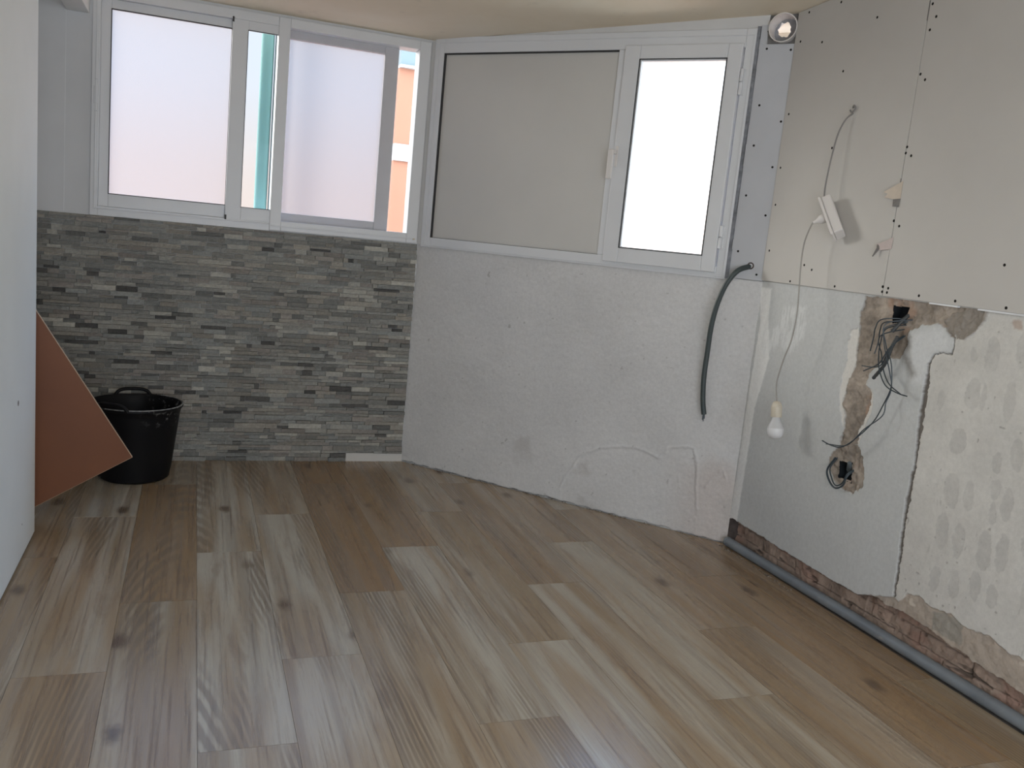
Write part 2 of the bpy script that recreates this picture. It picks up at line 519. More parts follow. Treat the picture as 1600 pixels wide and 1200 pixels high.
def mat_floor():
    k = NM('oak_look_planks')
    at = k.n('ShaderNodeAttribute', attribute_name='plank')   # r: tone, g: seed, b: brownness
    se = k.n('ShaderNodeSeparateColor')
    k.l(at.outputs['Color'], se.inputs[0])
    tone, seed, brown = se.outputs[0], se.outputs[1], se.outputs[2]
    g = k.n('ShaderNodeNewGeometry')
    sp = k.n('ShaderNodeSeparateXYZ')
    k.l(g.outputs['Position'], sp.inputs[0])
    cb = k.n('ShaderNodeCombineXYZ')
    k.l(sp.outputs[0], cb.inputs[0])
    k.l(sp.outputs[1], cb.inputs[1])
    k.l(k.math('MULTIPLY', seed, 53.0), cb.inputs[2])
    v = cb.outputs[0]

    def sc(sx, sy, sz=1):
        mp = k.n('ShaderNodeMapping')
        mp.inputs['Scale'].default_value = (sx, sy, sz)
        k.l(v, mp.inputs['Vector'])
        return mp.outputs[0]
    # staves within a plank: blocks of tone about 8 cm wide
    stave = k.noise(sc(13, 0.75), 1.0, 2.5, 0.45, 0.25)
    grain = k.noise(sc(60, 1.3), 1.5, 5, 0.6, 0.12)
    fine = k.noise(sc(200, 6), 1.5, 4, 0.7)
    # cathedral rings
    wv = k.n('ShaderNodeTexWave', wave_type='RINGS', rings_direction='Z')
    wv.inputs['Scale'].default_value = 1.0
    wv.inputs['Distortion'].default_value = 3.0
    wv.inputs['Detail'].default_value = 3
    wv.inputs['Detail Scale'].default_value = 1.2
    k.l(sc(24, 2.6, 0), wv.inputs['Vector'])
    ringmask = k.map(k.noise(sc(7, 0.8), 1.0, 1), 0.52, 0.62, 0, 1)
    light = (0.50, 0.455, 0.375)
    mid = (0.34, 0.255, 0.16)
    dark = (0.155, 0.098, 0.06)
    c = k.mix(k.map(k.math('ADD', stave, k.math('MULTIPLY', tone, 0.34)), 0.50, 0.80, 0, 1), mid, light)
    c = k.mix(k.map(brown, 0, 1, 0, 0.75), c, (0.31, 0.190, 0.098))
    patch = k.noise(sc(10, 0.9, 1.7), 1.0, 2, 0.5, 0.3)
    c = k.mix(k.map(patch, 0.47, 0.64, 0, 0.58), c, (0.34, 0.225, 0.12))
    c = k.mix(k.map(k.noise(sc(22, 0.5, 2.3), 1.0, 1, 0.5), 0.54, 0.62, 0, 0.35), c, (0.27, 0.225, 0.18))
    c = k.mix(k.map(grain, 0.50, 0.72, 0, 0.62), c, dark)
    c = k.mix(k.map(k.noise(sc(11, 1.6, 3), 1.0, 4, 0.6, 1.2), 0.58, 0.70, 0, 0.45), c, (0.22, 0.15, 0.10))
    c = k.mix(k.map(fine, 0.5, 0.8, 0, 0.22), c, dark)
    c = k.mix(k.math('MULTIPLY', k.map(wv.outputs['Fac'], 0.35, 0.9, 0.6, 0), ringmask), c, (0.20, 0.15, 0.105))
    # knots
    vo = k.n('ShaderNodeTexVoronoi', feature='F1')
    vo.inputs['Scale'].default_value = 1.0
    k.l(sc(4.0, 2.0), vo.inputs['Vector'])
    kd = k.math('ADD', vo.outputs['Distance'], k.math('MULTIPLY', k.noise(sc(30, 20), 1.0, 3), 0.10))
    kn = k.map(kd, 0.095, 0.20, 0.85, 0, True)
    c = k.mix(kn, c, (0.12, 0.075, 0.045))
    k.color(c)
    k.l(k.map(grain, 0.3, 0.8, 0.22, 0.32), k.b.inputs['Roughness'])
    k.b.inputs['Specular IOR Level'].default_value = 0.5
    k.bump(k.math('ADD', fine, grain), 0.06, 0.002)
    return k.m


M_floor = mat_floor()


def mat_brick():
    return mat_attr('x')


def mat_frost(name, tint, clear):
    k = NM(name)
    tr = k.n('ShaderNodeBsdfTranslucent')
    tr.inputs[0].default_value = (*tint, 1)
    tp = k.n('ShaderNodeBsdfTransparent')
    gl = k.n('ShaderNodeBsdfGlossy')
    gl.inputs['Roughness'].default_value = 0.5
    m1 = k.n('ShaderNodeMixShader')
    m1.inputs[0].default_value = clear
    k.l(tr.outputs[0], m1.inputs[1])
    k.l(tp.outputs[0], m1.inputs[2])
    m2 = k.n('ShaderNodeMixShader')
    m2.inputs[0].default_value = 0.004
    k.l(m1.outputs[0], m2.inputs[1])
    k.l(gl.outputs[0], m2.inputs[2])
    k.l(m2.outputs[0], k.out.inputs[0])
    return k.m


M_frost = mat_frost('frosted_film_glass', (0.30, 0.275, 0.26), 0.68)
M_frost2 = mat_frost('frosted_film_double_glass', (0.26, 0.24, 0.23), 0.62)


def mat_clear():
    k = NM('clear_glass')
    tp = k.n('ShaderNodeBsdfTransparent')
    tp.inputs[0].default_value = (0.93, 0.95, 0.94, 1)
    gl = k.n('ShaderNodeBsdfGlossy')
    gl.inputs['Roughness'].default_value = 0.02
    fr = k.n('ShaderNodeFresnel')
    fr.inputs[0].default_value = 1.12
    m = k.n('ShaderNodeMixShader')
    k.l(fr.outputs[0], m.inputs[0])
    k.l(tp.outputs[0], m.inputs[1])
    k.l(gl.outputs[0], m.inputs[2])
    k.l(m.outputs[0], k.out.inputs[0])
    return k.m


M_glass = mat_clear()


def mat_pipe():
    k = NM('grey_pvc_pipe')
    k.set(Roughness=0.38)
    p = k.pos()
    c = k.mix(k.map(k.noise(p, 5, 4), 0.35, 0.7, 0, 1), (0.17, 0.19, 0.21), (0.24, 0.265, 0.285))
    c = k.mix(k.map(k.noise(k.pos((30, 6, 30)), 1.5, 5, 0.7), 0.62, 0.72, 0, 0.6), c, (0.42, 0.39, 0.35))
    k.color(c)
    return k.m


M_pipe = mat_pipe()


def mat_tub():
    k = NM('black_rubber_with_mortar_splashes')
    k.set(Roughness=0.5)
    p = k.pos()
    z = k.n('ShaderNodeSeparateXYZ')
    k.l(p, z.inputs[0])
    n = k.noise(p, 38, 6, 0.7)
    rim = k.map(z.outputs[2], 0.27, 0.37, 0, 1)
    side = k.map(z.outputs[0], -0.22, -0.03, 0, 1)
    m = k.math('MULTIPLY', k.math('MULTIPLY', rim, side), k.map(n, 0.56, 0.62, 0, 1))
    c = k.mix(m, (0.006, 0.006, 0.007), (0.34, 0.34, 0.33))
    k.color(c)
    k.b.inputs['Specular IOR Level'].default_value = 0.2
    return k.m


M_tub = mat_tub()
M_rimw = plain('pale_rim_highlight', (0.26, 0.26, 0.25), 0.5, 0.5, 40)


def mat_mdf():
    k = NM('terracotta_brown_board_face')
    k.set(Roughness=0.55)
    p = k.pos()
    k.color(k.mix(k.map(k.noise(p, 3, 4), 0.3, 0.7, 0, 1), (0.165, 0.060, 0.026), (0.195, 0.072, 0.030)))
    return k.m


M_mdf = mat_mdf()
M_mdfe = plain('pale_board_edge', (0.50, 0.36, 0.24), 0.7)

# ------------------------------------------------------------------ numpy helpers for built-up wall surfaces


def vnoise(u, v, seed):
    rs = np.random.RandomState(seed)
    G = rs.rand(256, 256)
    iu = np.floor(u).astype(int)
    iv = np.floor(v).astype(int)
    fu = u - iu
    fv = v - iv
    fu = fu * fu * (3 - 2 * fu)
    fv = fv * fv * (3 - 2 * fv)
    a = G[iu % 256, iv % 256]
    b = G[(iu + 1) % 256, iv % 256]
    c = G[iu % 256, (iv + 1) % 256]
    d = G[(iu + 1) % 256, (iv + 1) % 256]
    return (a * (1 - fu) + b * fu) * (1 - fv) + (c * (1 - fu) + d * fu) * fv


def fbm(u, v, scale, seed, octs=4):
    r = 0
    amp = 1
    tot = 0
    for o in range(octs):
        r = r + amp * vnoise(u * scale * 2 ** o + 7.3 * o, v * scale * 2 ** o + 3.1 * o, seed + o)
        tot += amp
        amp *= 0.55
    return r / tot - 0.5


def sdist(poly, U, V, closed=True):
    """distance to polyline (positive), inside mask"""
    P = np.array(poly)
    n = len(P)
    D = np.full(U.shape, 1e9)
    ins = np.zeros(U.shape, bool)
    T = np.zeros(U.shape)
    for i in range(n if closed else n - 1):
        a = P[i]
        b = P[(i + 1) % n]
        e = b - a
        L = max(e @ e, 1e-12)
        h = np.clip(((U - a[0]) * e[0] + (V - a[1]) * e[1]) / L, 0, 1)
        d = np.hypot(U - a[0] - e[0] * h, V - a[1] - e[1] * h)
        T = np.where(d < D, i + h, T)
        D = np.minimum(D, d)
        if closed:
            c = ((a[1] > V) != (b[1] > V)) & (U < (b[0] - a[0]) * (V - a[1]) / (b[1] - a[1] + 1e-12) + a[0])
            ins ^= c
    return D, ins, T


def sd(poly, U, V):
    D, ins, _ = sdist(poly, U, V)
    return np.where(ins, D, -D)      # positive inside


def sm(x, a, b):
    t = np.clip((x - a) / (b - a), 0, 1)
    return t * t * (3 - 2 * t)


def lay(C, col, m):
    return C * (1 - m[..., None]) + np.array(col) * m[..., None]


def grid_mesh(name, P, C, mat, skip=None, parent=None):
    nv, nu = P.shape[:2]
    me = bpy.data.meshes.new(name)
    idx = np.arange(nv * nu).reshape(nv, nu)
    q = np.stack([idx[:-1, :-1], idx[:-1, 1:], idx[1:, 1:], idx[1:, :-1]], -1)
    if skip is not None:
        q = q[~skip[:-1, :-1]]
    q = q.reshape(-1, 4)
    me.vertices.add(nv * nu)
    me.vertices.foreach_set('co', P.reshape(-1).astype(np.float32))
    me.loops.add(q.size)
    me.loops.foreach_set('vertex_index', q.reshape(-1).astype(np.int32))
    me.polygons.add(len(q))
    me.polygons.foreach_set('loop_start', np.arange(0, q.size, 4, dtype=np.int32))
    me.polygons.foreach_set('loop_total', np.full(len(q), 4, dtype=np.int32))
    me.polygons.foreach_set('use_smooth', np.ones(len(q), bool))
    me.update()
    me.validate()
    at = me.color_attributes.new('albedo', 'FLOAT_COLOR', 'POINT')
    at.data.foreach_set('color', np.concatenate([np.clip(C, 0, 1), np.ones((*C.shape[:2], 1))], -1).reshape(-1).astype(np.float32))
    me.materials.append(mat)
    o = bpy.data.objects.new(name, me)
    COL.objects.link(o)
    if parent:
        o.parent = parent
    return o


# ================================================================== FLOOR
def clip(poly, p, n):
    out = []
    for i in range(len(poly)):
        a = Vector(poly[i])
        b = Vector(poly[(i + 1) % len(poly)])
        da = (a - p).dot(n)
        db = (b - p).dot(n)
        if da >= 0:
            out.append(a)
        if (da >= 0) != (db >= 0):
            out.append(a + (b - a) * (da / (da - db)))
    return out


def make_floor():
    rnd = random.Random(11)
    W, L, gap, gy = 0.2475, 1.393, 0.0004, 0.0009
    vs, fs, cols = [], [], []
    x_end = 2.438
    phase = {0: 3.545, 1: 2.612, 2: 3.09}
    special = {(2, 3.09): (0.25, 1.0), (-1, 3.09): (0.15, 0.75), (0, 3.545): (0.95, 0.0), (1, 2.612): (0.9, 0.0),
               (3, 3.545): (0.3, 0.8), (-2, 2.612): (0.9, 0.15), (6, 3.545): (0.2, 0.55), (5, 3.09): (0.35, 0.5),
               (7, 2.612): (0.5, 0.55), (8, 3.09): (0.4, 0.7), (9, 2.152): (0.3, 0.8), (9, 2.19): (0.3, 0.8), (-3, 3.545): (0.35, 0.4),
               (8, 1.697): (0.2, 0.9), (7, 1.219): (0.5, 0.55), (2, 1.697): (0.65, 0.2), (1, 4.005): (0.5, 0.3), (2, 4.483): (0.2, 1.0)}
    n = Vector((N2.x, N2.y, 0))
    for i in range(-10, 10):
        x0 = 0.05 + W * i
        ph = phase[i % 3]
        j0 = int((YN - ph) / L) - 2
        for j in range(j0, 4):
            y0 = ph + j * L
            y1 = y0 + L
            if y1 < YN or y0 > YB:
                continue
            a = [Vector((max(x0 + gap, XL), max(y0 + gy, YN), 0)), Vector((min(x0 + W - gap, x_end), max(y0 + gy, YN), 0)),
                 Vector((min(x0 + W - gap, x_end), min(y1 - gy, YB), 0)), Vector((max(x0 + gap, XL), min(y1 - gy, YB), 0))]
            if a[1].x <= a[0].x:
                continue
            a = clip(a, A + N2 * 0.004, n)
            if len(a) < 3:
                continue
            key = (i, round(y0, 3))
            tone, brown = rnd.random(), max(0, rnd.random() * 0.9 - 0.45) + (0.10 if i > 4 else 0)
            for kk, vv in special.items():
                if kk[0] == i and abs(kk[1] - y0) < 0.03:
                    tone, brown = vv
            seed = rnd.random()
            dz = rnd.random() * 0.0006
            b = len(vs)
            for p in a:
                vs.append((p.x, p.y, dz))
            for p in a:
                vs.append((p.x, p.y, -0.006))
            m = len(a)
            fs.append(tuple(b + q for q in range(m)))
            cols += [(tone, seed, brown, 1)] * 1
            for q in range(m):
                fs.append((b + q, b + m + q, b + m + (q + 1) % m, b + (q + 1) % m))
                cols.append((tone, seed, brown, 1))
    me = bpy.data.meshes.new('floor')
    me.from_pydata(vs, [], fs)
    # adhesive bed under the planks
    at = me.color_attributes.new('plank', 'FLOAT_COLOR', 'CORNER')
    data = []
    for p, c in zip(me.polygons, cols):
        data += list(c) * p.loop_total
    at.data.foreach_set('color', data)
    me.materials.append(M_floor)
    o = bpy.data.objects.new('floor', me)
    COL.objects.link(o)
    struct(o, 'wood-look plank floor laid in staggered rows towards the window wall', 'floor')
    b = MB()
    b.box(XL - 0.1, 2.56, YN - 0.1, 5.05, -0.12, -0.006)
    s = b.build('adhesive_bed', M_mortar, o)
    return o


make_floor()

# ================================================================== STONE-CLAD WALL (far)
o = MB()
o.box(XL - 0.1, A.x - 1.675, YB, YB + 0.12, -0.1, 2.75)
o.box(A.x - 1.675, A.x + 0.10, YB, YB + 0.12, -0.1, 1.27)
o.box(A.x - 1.675, A.x + 0.10, YB, YB + 0.12, 2.345, 2.75)
wall_back = struct(o.build('wall_back', M_greywall), 'far wall with the sliding window above split-face stone', 'wall')
# white plastered toe left bare under the last stones
tb = MB()
tb.box(A.x - 0.325, A.x + 0.004, YB - 0.006, YB, 0, 0.047)
tb.build('bare_plaster_strip', M_panel, wall_back)


def stones():
    rnd = random.Random(5)
    vs, fs, cs = [], [], []
    pal = [(0.235, 0.228, 0.205), (0.205, 0.205, 0.19), (0.285, 0.278, 0.25), (0.15, 0.15, 0.14), (0.24, 0.222, 0.20), (0.36, 0.35, 0.31), (0.085, 0.083, 0.078), (0.22, 0.225, 0.212), (0.25, 0.235, 0.205)]
    wts = [6, 6, 5, 3, 4, 1.6, 1.6, 5, 4]
    z = 0.0
    top = 1.262
    rows = []
    while z < top - 0.008:
        h = rnd.choice([0.016, 0.02, 0.024, 0.028])
        if z < 0.047 < z + h:
            h = 0.047 - z if 0.047 - z > 0.014 else h
        h = min(h, top - z)
        rows.append((z, h))
        z += h
    for z0, h in rows:
        x = A.x - 0.001 if z0 > 0.04 else A.x - 0.325
        while x > XL:
            Ls = rnd.choice([0.03, 0.05, 0.07, 0.09, 0.11, 0.15]) * rnd.uniform(0.85, 1.2)
            xa = max(x - Ls, XL)
            if rnd.random() < 0.12 and h > 0.024:
                parts = [(z0, h / 2), (z0 + h / 2, h / 2)]
            else:
                parts = [(z0, h)]
            for (pz, ph) in parts:
                dep = 0.005 + rnd.random() ** 1.3 * 0.017
                tiltx = rnd.uniform(-0.0025, 0.0025)
                tiltz = rnd.uniform(-0.003, 0.003)
                col = rnd.choices(pal, wts)[0]
                k = rnd.uniform(0.95, 1.45)
                col = tuple(q * k for q in col)
                g = 0.0008
                nx = max(2, int((x - xa) / 0.018))
                nz = 2
                b = len(vs)
                for iz in range(nz + 1):
                    for ix in range(nx + 1):
                        fx, fz = ix / nx, iz / nz
                        e = 0.0012 if ix in (0, nx) or iz in (0, nz) else 0
                        d = dep + tiltx * (fx * 2 - 1) + tiltz * (fz * 2 - 1) + rnd.uniform(-0.0012, 0.0012) - e
                        vs.append((xa + g + (x - xa - 2 * g) * fx, YB - max(d, 0.003), pz + g + (ph - 2 * g) * fz))
                st = nx + 1
                for iz in range(nz):
                    for ix in range(nx):
                        q = b + iz * st + ix
                        fs.append((q, q + 1, q + st + 1, q + st))
                        cs.append(col)
                # sides
                b2 = len(vs)
                vs += [(xa + g, YB, pz + g), (x - g, YB, pz + g), (x - g, YB, pz + ph - g), (xa + g, YB, pz + ph - g)]
                lo = [b + i for i in range(st)]
                hi = [b + nz * st + i for i in range(st)]
                fs.append(tuple([b2, b2 + 1] + lo[::-1]))
                fs.append(tuple([b2 + 2, b2 + 3] + hi))
                fs.append((b2, b + 0, b + st, b + 2 * st, b2 + 3))
                fs.append((b2 + 1, b2 + 2, b + 2 * st + nx, b + st + nx, b + nx))
                cs += [col] * 4
            x = xa
    me = bpy.data.meshes.new('stone_cladding')
    me.from_pydata(vs, [], fs)
    at = me.color_attributes.new('albedo', 'FLOAT_COLOR', 'CORNER')
    data = []
    for p, c in zip(me.polygons, cs):
        data += [c[0], c[1], c[2], 1] * p.loop_total
    at.data.foreach_set('color', data)
    me.materials.append(M_stone)
    ob = bpy.data.objects.new('stone_cladding', me)
    COL.objects.link(ob)
    ob.parent = wall_back
    ob['label'] = 'grey split-face stone strips under the sliding window'


stones()

# ================================================================== SLIDING WINDOW
win1 = thing('window_1', 'white aluminium sliding window with frosted panes above the stone cladding', 'window', (A.x - 0.85, YB, 1.27))
win1['kind'] = 'structure'


def frame(mb, W, t0, t1, z0, z1, wl, wr, wb, wt, d0, d1):
    """rectangular frame; wl = width at t1 side (left), wr = width at t0 side"""
    mb.wbox(W, t0, t0 + wr, z0, z1, d0, d1)
    mb.wbox(W, t1 - wl, t1, z0, z1, d0, d1)
    mb.wbox(W, t0 + wr, t1 - wl, z0, z0 + wb, d0, d1)
    mb.wbox(W, t0 + wr, t1 - wl, z1 - wt, z1, d0, d1)


m = MB()
m.wbox(w1, 1.640, 1.675, 1.262, 2.345, -0.09, 0.012)
m.wbox(w1, 0.81, 1.64, 1.262, 1.308, -0.09, 0.010)
m.wbox(w1, 0.81, 1.64, 2.300, 2.345, -0.09, 0.012)
m.build('frame', M_white, win1, 0.002)
m = MB()
frame(m, w1, 0.008, 0.81, 1.266, 2.345, 0.058, 0.062, 0.052, 0.046, -0.09, 0.016)
m.build('frame', M_white, win1, 0.003)
m = MB()
m.wbox(w1, 0.012, 0.80, 1.288, 1.294, 0.016, 0.022)
m.wbox(w1, 0.812, 1.66, 1.296, 1.301, 0.010, 0.018)
m.wbox(w1, 1.652, 1.658, 1.30, 2.34, 0.012, 0.017)
m.build('drip_rail', M_white, win1, 0.001)
# left sash, behind
s1 = MB()
frame(s1, w1, 1.0, 1.640, 1.308, 2.300, 0.046, 0.036, 0.066, 0.044, -0.045, -0.018)
s1 = s1.build('sliding_sash', M_white, win1, 0.002)
MB().wbox(w1, 1.036, 1.594, 1.374, 2.256, -0.034, -0.030).build('frosted_pane', M_frost, s1)
g = MB()
frame(g, w1, 1.034, 1.596, 1.372, 2.258, 0.004, 0.004, 0.004, 0.004, -0.030, -0.0165)
g.build('gasket', M_gasket, s1)
# centre sash, in front, partly over the left one
s2 = MB()
frame(s2, w1, 0.775, 1.036, 1.300, 2.310, 0.078, 0.020, 0.072, 0.055, -0.014, 0.008)
s2 = s2.build('sliding_sash', M_white, win1, 0.002)
MB().wbox(w1, 0.795, 0.958, 1.372, 2.255, -0.005, -0.001).build('clear_pane', M_glass, s2)
g = MB()
frame(g, w1, 0.793, 0.960, 1.370, 2.257, 0.003, 0.003, 0.003, 0.003, -0.001, 0.0095)
g.build('gasket', M_gasket, s2)
l = MB()
l.wbox(w1, 1.028, 1.037, 1.30, 1.325, 0.008, 0.012)
l.wbox(w1, 1.028, 1.037, 2.285, 2.31, 0.008, 0.012)
l.build('brush_seal', M_gasket, s2)
# right sash, outer track
s3 = MB()
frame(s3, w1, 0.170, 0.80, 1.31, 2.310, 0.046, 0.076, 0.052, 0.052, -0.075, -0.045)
s3 = s3.build('sliding_sash', plain('shaded_lacquered_aluminium', (0.52, 0.51, 0.53), 0.4, 0.02), win1, 0.002)  # greyer copy of the frame white, backlit shade put into its colour
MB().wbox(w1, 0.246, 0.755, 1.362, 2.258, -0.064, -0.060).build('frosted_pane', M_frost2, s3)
MB().wbox(w1, 0.070, 0.170, 1.318, 2.299, -0.083, -0.079).build('clear_pane', M_glass, win1)
h = MB()
h.wbox(w1, 1.648, 1.664, 1.80, 1.885, 0.012, 0.016)
h.build('finger_latch', M_white, win1, 0.002)
h = MB()
for zz in (1.765, 1.915):
    h.lathe([(0.004, 0), (0.004, 0.003), (0, 0.003)], w1(1.655, zz, 0.012), (0, -1, 0), 10)
h.build('latch_screw', M_screw, win1)
MB().wbox(w1, 0.022, 0.034, 1.283, 1.293, 0.016, 0.026).build('corner_clip', M_cream, win1, 0.002)

# white box beam under the ceiling, beside the window
bm_ = MB()
bm_.box(-0.612, -0.512, 3.86, YB - 0.001, 2.215, 2.45)
struct(bm_.build('trim_1', M_beam, None, 0.003), 'short white box beam under the ceiling at top left', 'trim')
# vertical joint on the pale board left of the window
j = MB()
j.wbox(w1, 1.79, 1.793, 1.27, 2.33, 0.0, 0.0015)
j.build('board_joint', M_white, wall_back)

# ================================================================== ANGLED WALL
c = MB()
c.wbox(w2, -0.06, L2 - 0.001, -0.1, 1.262, -0.12, -0.012)
c.wbox(w2, -0.06, 1.818, 2.365, 2.75, -0.12, 0.0)
c.wbox(w2, 1.818, L2 + 0.06, 2.436, 2.75, -0.12, 0.0)
c.wbox(w2, L2 - 0.0005, L2 + 0.06, 1.262, 2.436, -0.12, 0.0)
c.wbox(w2, -0.06, 0.035, 1.262, 2.365, -0.12, 0.0)
c.wbox(w2, 1.765, 1.818, 1.262, 2.365, -0.12, 0.0)
c.wbox(w2, 1.818, L2 - 0.0005, 1.262, 2.303, -0.12, 0.0)
wall_angled = struct(c.build('wall_angled', plain('matt_white_wall', (0.66, 0.655, 0.64), 0.85, 0.03, 5, 0.1, 50)), 'angled wall between the stone wall and the plasterboard wall', 'wall')


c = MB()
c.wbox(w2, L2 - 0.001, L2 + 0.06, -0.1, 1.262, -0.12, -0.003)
c.build('dark_recess_fill', M_recess, wall_angled)  # near-black block paints the darkness of the recess at the corner foot


def angled_plaster():
    du = 0.005
    us = np.arange(0, L2 + du, du)
    vsr = np.arange(0, 1.2635, du)
    U, V = np.meshgrid(us, vsr)
    wu = U + fbm(U, V, 30, 3) * 0.02
    wv = V + fbm(U, V, 30, 9) * 0.02
    H = fbm(U, V, 3, 21) * 0.012 + fbm(U, V, 18, 4, 5) * 0.0028
    C = np.ones((*U.shape, 3)) * np.array((0.64, 0.635, 0.625))
    C *= (1 + fbm(U, V, 4, 31)[..., None] * 0.16)
    rough = sm(fbm(U, V, 2.2, 77), -0.05, 0.2)
    H += rough * fbm(U, V, 40, 15, 4) * 0.004
    for k, r in enumerate(RIDGE):
        D, _, _ = sdist(r, wu, wv, False)
        H += np.exp(-(D / 0.006) ** 2) * (0.0045 if k < 2 else 0.003)
    P, _, _ = sdist(RIDGE[0] + [(RIDGE[0][-1][0], 0.0), (RIDGE[0][0][0], 0.0)], wu, wv), 0, 0
    s = sd(RIDGE[0] + [(RIDGE[0][-1][0], -0.05), (RIDGE[0][0][0], -0.05)], wu, wv)
    inside = sm(s, 0, 0.01)
    H -= inside * 0.003
    H += inside * fbm(U, V, 60, 12) * 0.002
    # rubble-edged toe
    toe = sm(0.004 + fbm(U, V, 25, 5) * 0.022 - V, -0.003, 0.004)
    H -= toe * 0.012
    C = lay(C, (0.16, 0.13, 0.10), toe * 0.8)
    # pinkish bare area near the right foot
    pk = sm(U, 1.55, 1.85) * sm(0.42 - V + fbm(U, V, 8, 50) * 0.2, 0, 0.15)
    C = lay(C, (0.55, 0.46, 0.41), pk * 0.45)
    H += pk * fbm(U, V, 50, 61, 4) * 0.005
    # faint smudges
    sg = sm(fbm(U, V, 5, 91), 0.17, 0.3) * sm(0.5 - V, 0, 0.2)
    C = lay(C, (0.47, 0.45, 0.43), sg * 0.5)
    spot = sm(fbm(U, V, 45, 95, 2), 0.37, 0.42)
    C = lay(C, (0.25, 0.24, 0.22), spot * 0.5)
    H = H - H.mean()
    P = np.zeros((*U.shape, 3))
    P[..., 0] = A.x + E2.x * U + N2.x * H
    P[..., 1] = A.y + E2.y * U + N2.y * H
    P[..., 2] = V
    g = grid_mesh('rough_plaster', P, C, M_plaster2, parent=wall_angled)
    g['label'] = 'rough white plaster below the casement window'


angled_plaster()

# window in the angled wall
win2 = thing('window_2', 'white casement window beside a blank infill panel in the angled wall', 'window', tuple(w2(0.9, 1.27)))
win2['kind'] = 'structure'
m = MB()
frame(m, w2, 0.028, 1.772, 1.252, 2.372, 0.045, 0.060, 0.055, 0.082, -0.09, 0.012)
m.wbox(w2, 1.112, 1.16, 1.307, 2.29, -0.09, 0.012)
m.build('frame', M_white, win2, 0.003)
m = MB()
frame(m, w2, 0.055, 1.765, 1.262, 2.345, 0.004, 0.004, 0.004, 0.004, 0.012, 0.0155)
m.build('frame_lip', M_white, win2, 0.001)
m = MB()
m.wbox(w2, 0.086, 1.114, 1.305, 2.292, -0.03, -0.004)
m.build('infill_panel', M_panel, win2)
m = MB()
m.wbox(w2, 0.0885, 0.096, 1.306, 2.292, -0.004, 0.008)
m.wbox(w2, 0.096, 1.112, 2.283, 2.291, -0.004, 0.008)
m.wbox(w2, 0.096, 1.112, 1.306, 1.3085, -0.004, 0.008)
m.build('gasket', M_gasket, win2)
cs_ = MB()
frame(cs_, w2, 1.150, 1.722, 1.279, 2.306, 0.066, 0.080, 0.072, 0.064, -0.03, 0.030)
cs_ = cs_.build('casement_sash', M_white, win2, 0.004)
MB().wbox(w2, 1.229, 1.657, 1.350, 2.243, -0.006, -0.002).build('clear_pane', M_glass, cs_)
g = MB()
frame(g, w2, 1.229, 1.657, 1.350, 2.243, 0.003, 0.003, 0.003, 0.003, 0.002, 0.0305)
g.build('gasket', M_gasket, cs_)
g = MB()
frame(g, w2, 1.232, 1.654, 1.353, 2.240, 0.006, 0.006, 0.004, 0.006, -0.001, 0.022)
g.build('glazing_bead', M_white, cs_, 0.001)
hd = MB()
hd.wbox(w2, 1.160, 1.176, 1.735, 1.835, 0.030, 0.037)
hd.wbox(w2, 1.155, 1.172, 1.795, 1.815, 0.037, 0.062)
hd.wbox(w2, 1.138, 1.166, 1.675, 1.815, 0.058, 0.072)
hd.build('handle', M_plastic, cs_, 0.004)
for z0, z1 in ((2.08, 2.195), (1.39, 1.495)):
    hg = MB()
    hg.tube([w2(1.732, z0, 0.026), w2(1.732, (z0 + z1) / 2 - 0.002, 0.026)], 0.008, 10)
    hg.tube([w2(1.732, (z0 + z1) / 2 + 0.002, 0.026), w2(1.732, z1, 0.026)], 0.008, 10)
    hg.wbox(w2, 1.724, 1.745, z0, z1, 0.010, 0.018)
    hg.build('hinge', M_white, win2, 0.001)

# thin ragged metal edge between frame and plasterboard strip
e = MB()
rnd = random.Random(2)
zz = 1.258
while zz < 2.36:
    z2 = min(zz + rnd.uniform(0.04, 0.14), 2.38)
    e.wbox(w2, 1.772, 1.784 + rnd.uniform(0, 0.006), zz, z2, -0.01, 0.010)
    zz = z2
e.build('metal_edge', M_zinc, wall_angled)

# corner duct
dc = w2(1.885, 2.370)
duct = thing('vent_duct', 'round white plastic vent duct end high in the corner under the ceiling', 'duct', tuple(dc))
ax = tuple(N2)
d = MB()
d.lathe([(0.0585, -0.118), (0.0585, 0.022), (0.0625, 0.022), (0.0625, -0.118)], dc, ax, 48)
d.build('tube', M_plastic, duct, 0, True)
d = MB()
# dusty back of the duct with a jagged opening to daylight
n = 20
hole = []
inner = []
i0 = 0
rn = random.Random(3)
u = Vector((E2.x, E2.y, 0))
for k in range(n):
    an = 2 * math.pi * k / n
    hole.append(dc - N2 * 0.07 + u * math.cos(an) * 0.0584 + Vector((0, 0, 1)) * math.sin(an) * 0.0584)
    rr = 0.031 * (0.8 + 0.35 * rn.random())
    inner.append(dc - N2 * 0.07 + u * (math.cos(an) * rr * 0.9 - 0.014) + Vector((0, 0, 1)) * (math.sin(an) * rr * 1.1 + 0.012))
d.v = [tuple(p) for p in hole + inner]
for k in range(n):
    d.f.append((k, (k + 1) % n, n + (k + 1) % n, n + k))
    d.mi.append(0)
d.build('broken_backing', M_dust, duct)
d = MB()
d.wbox(w2, 1.79, 1.96, 2.29, 2.45, -0.29, -0.28)
d.build('added_cream_plate', M_cream, duct)  # plate added outside so the opening shows soft cream light, not white sky
d = MB()
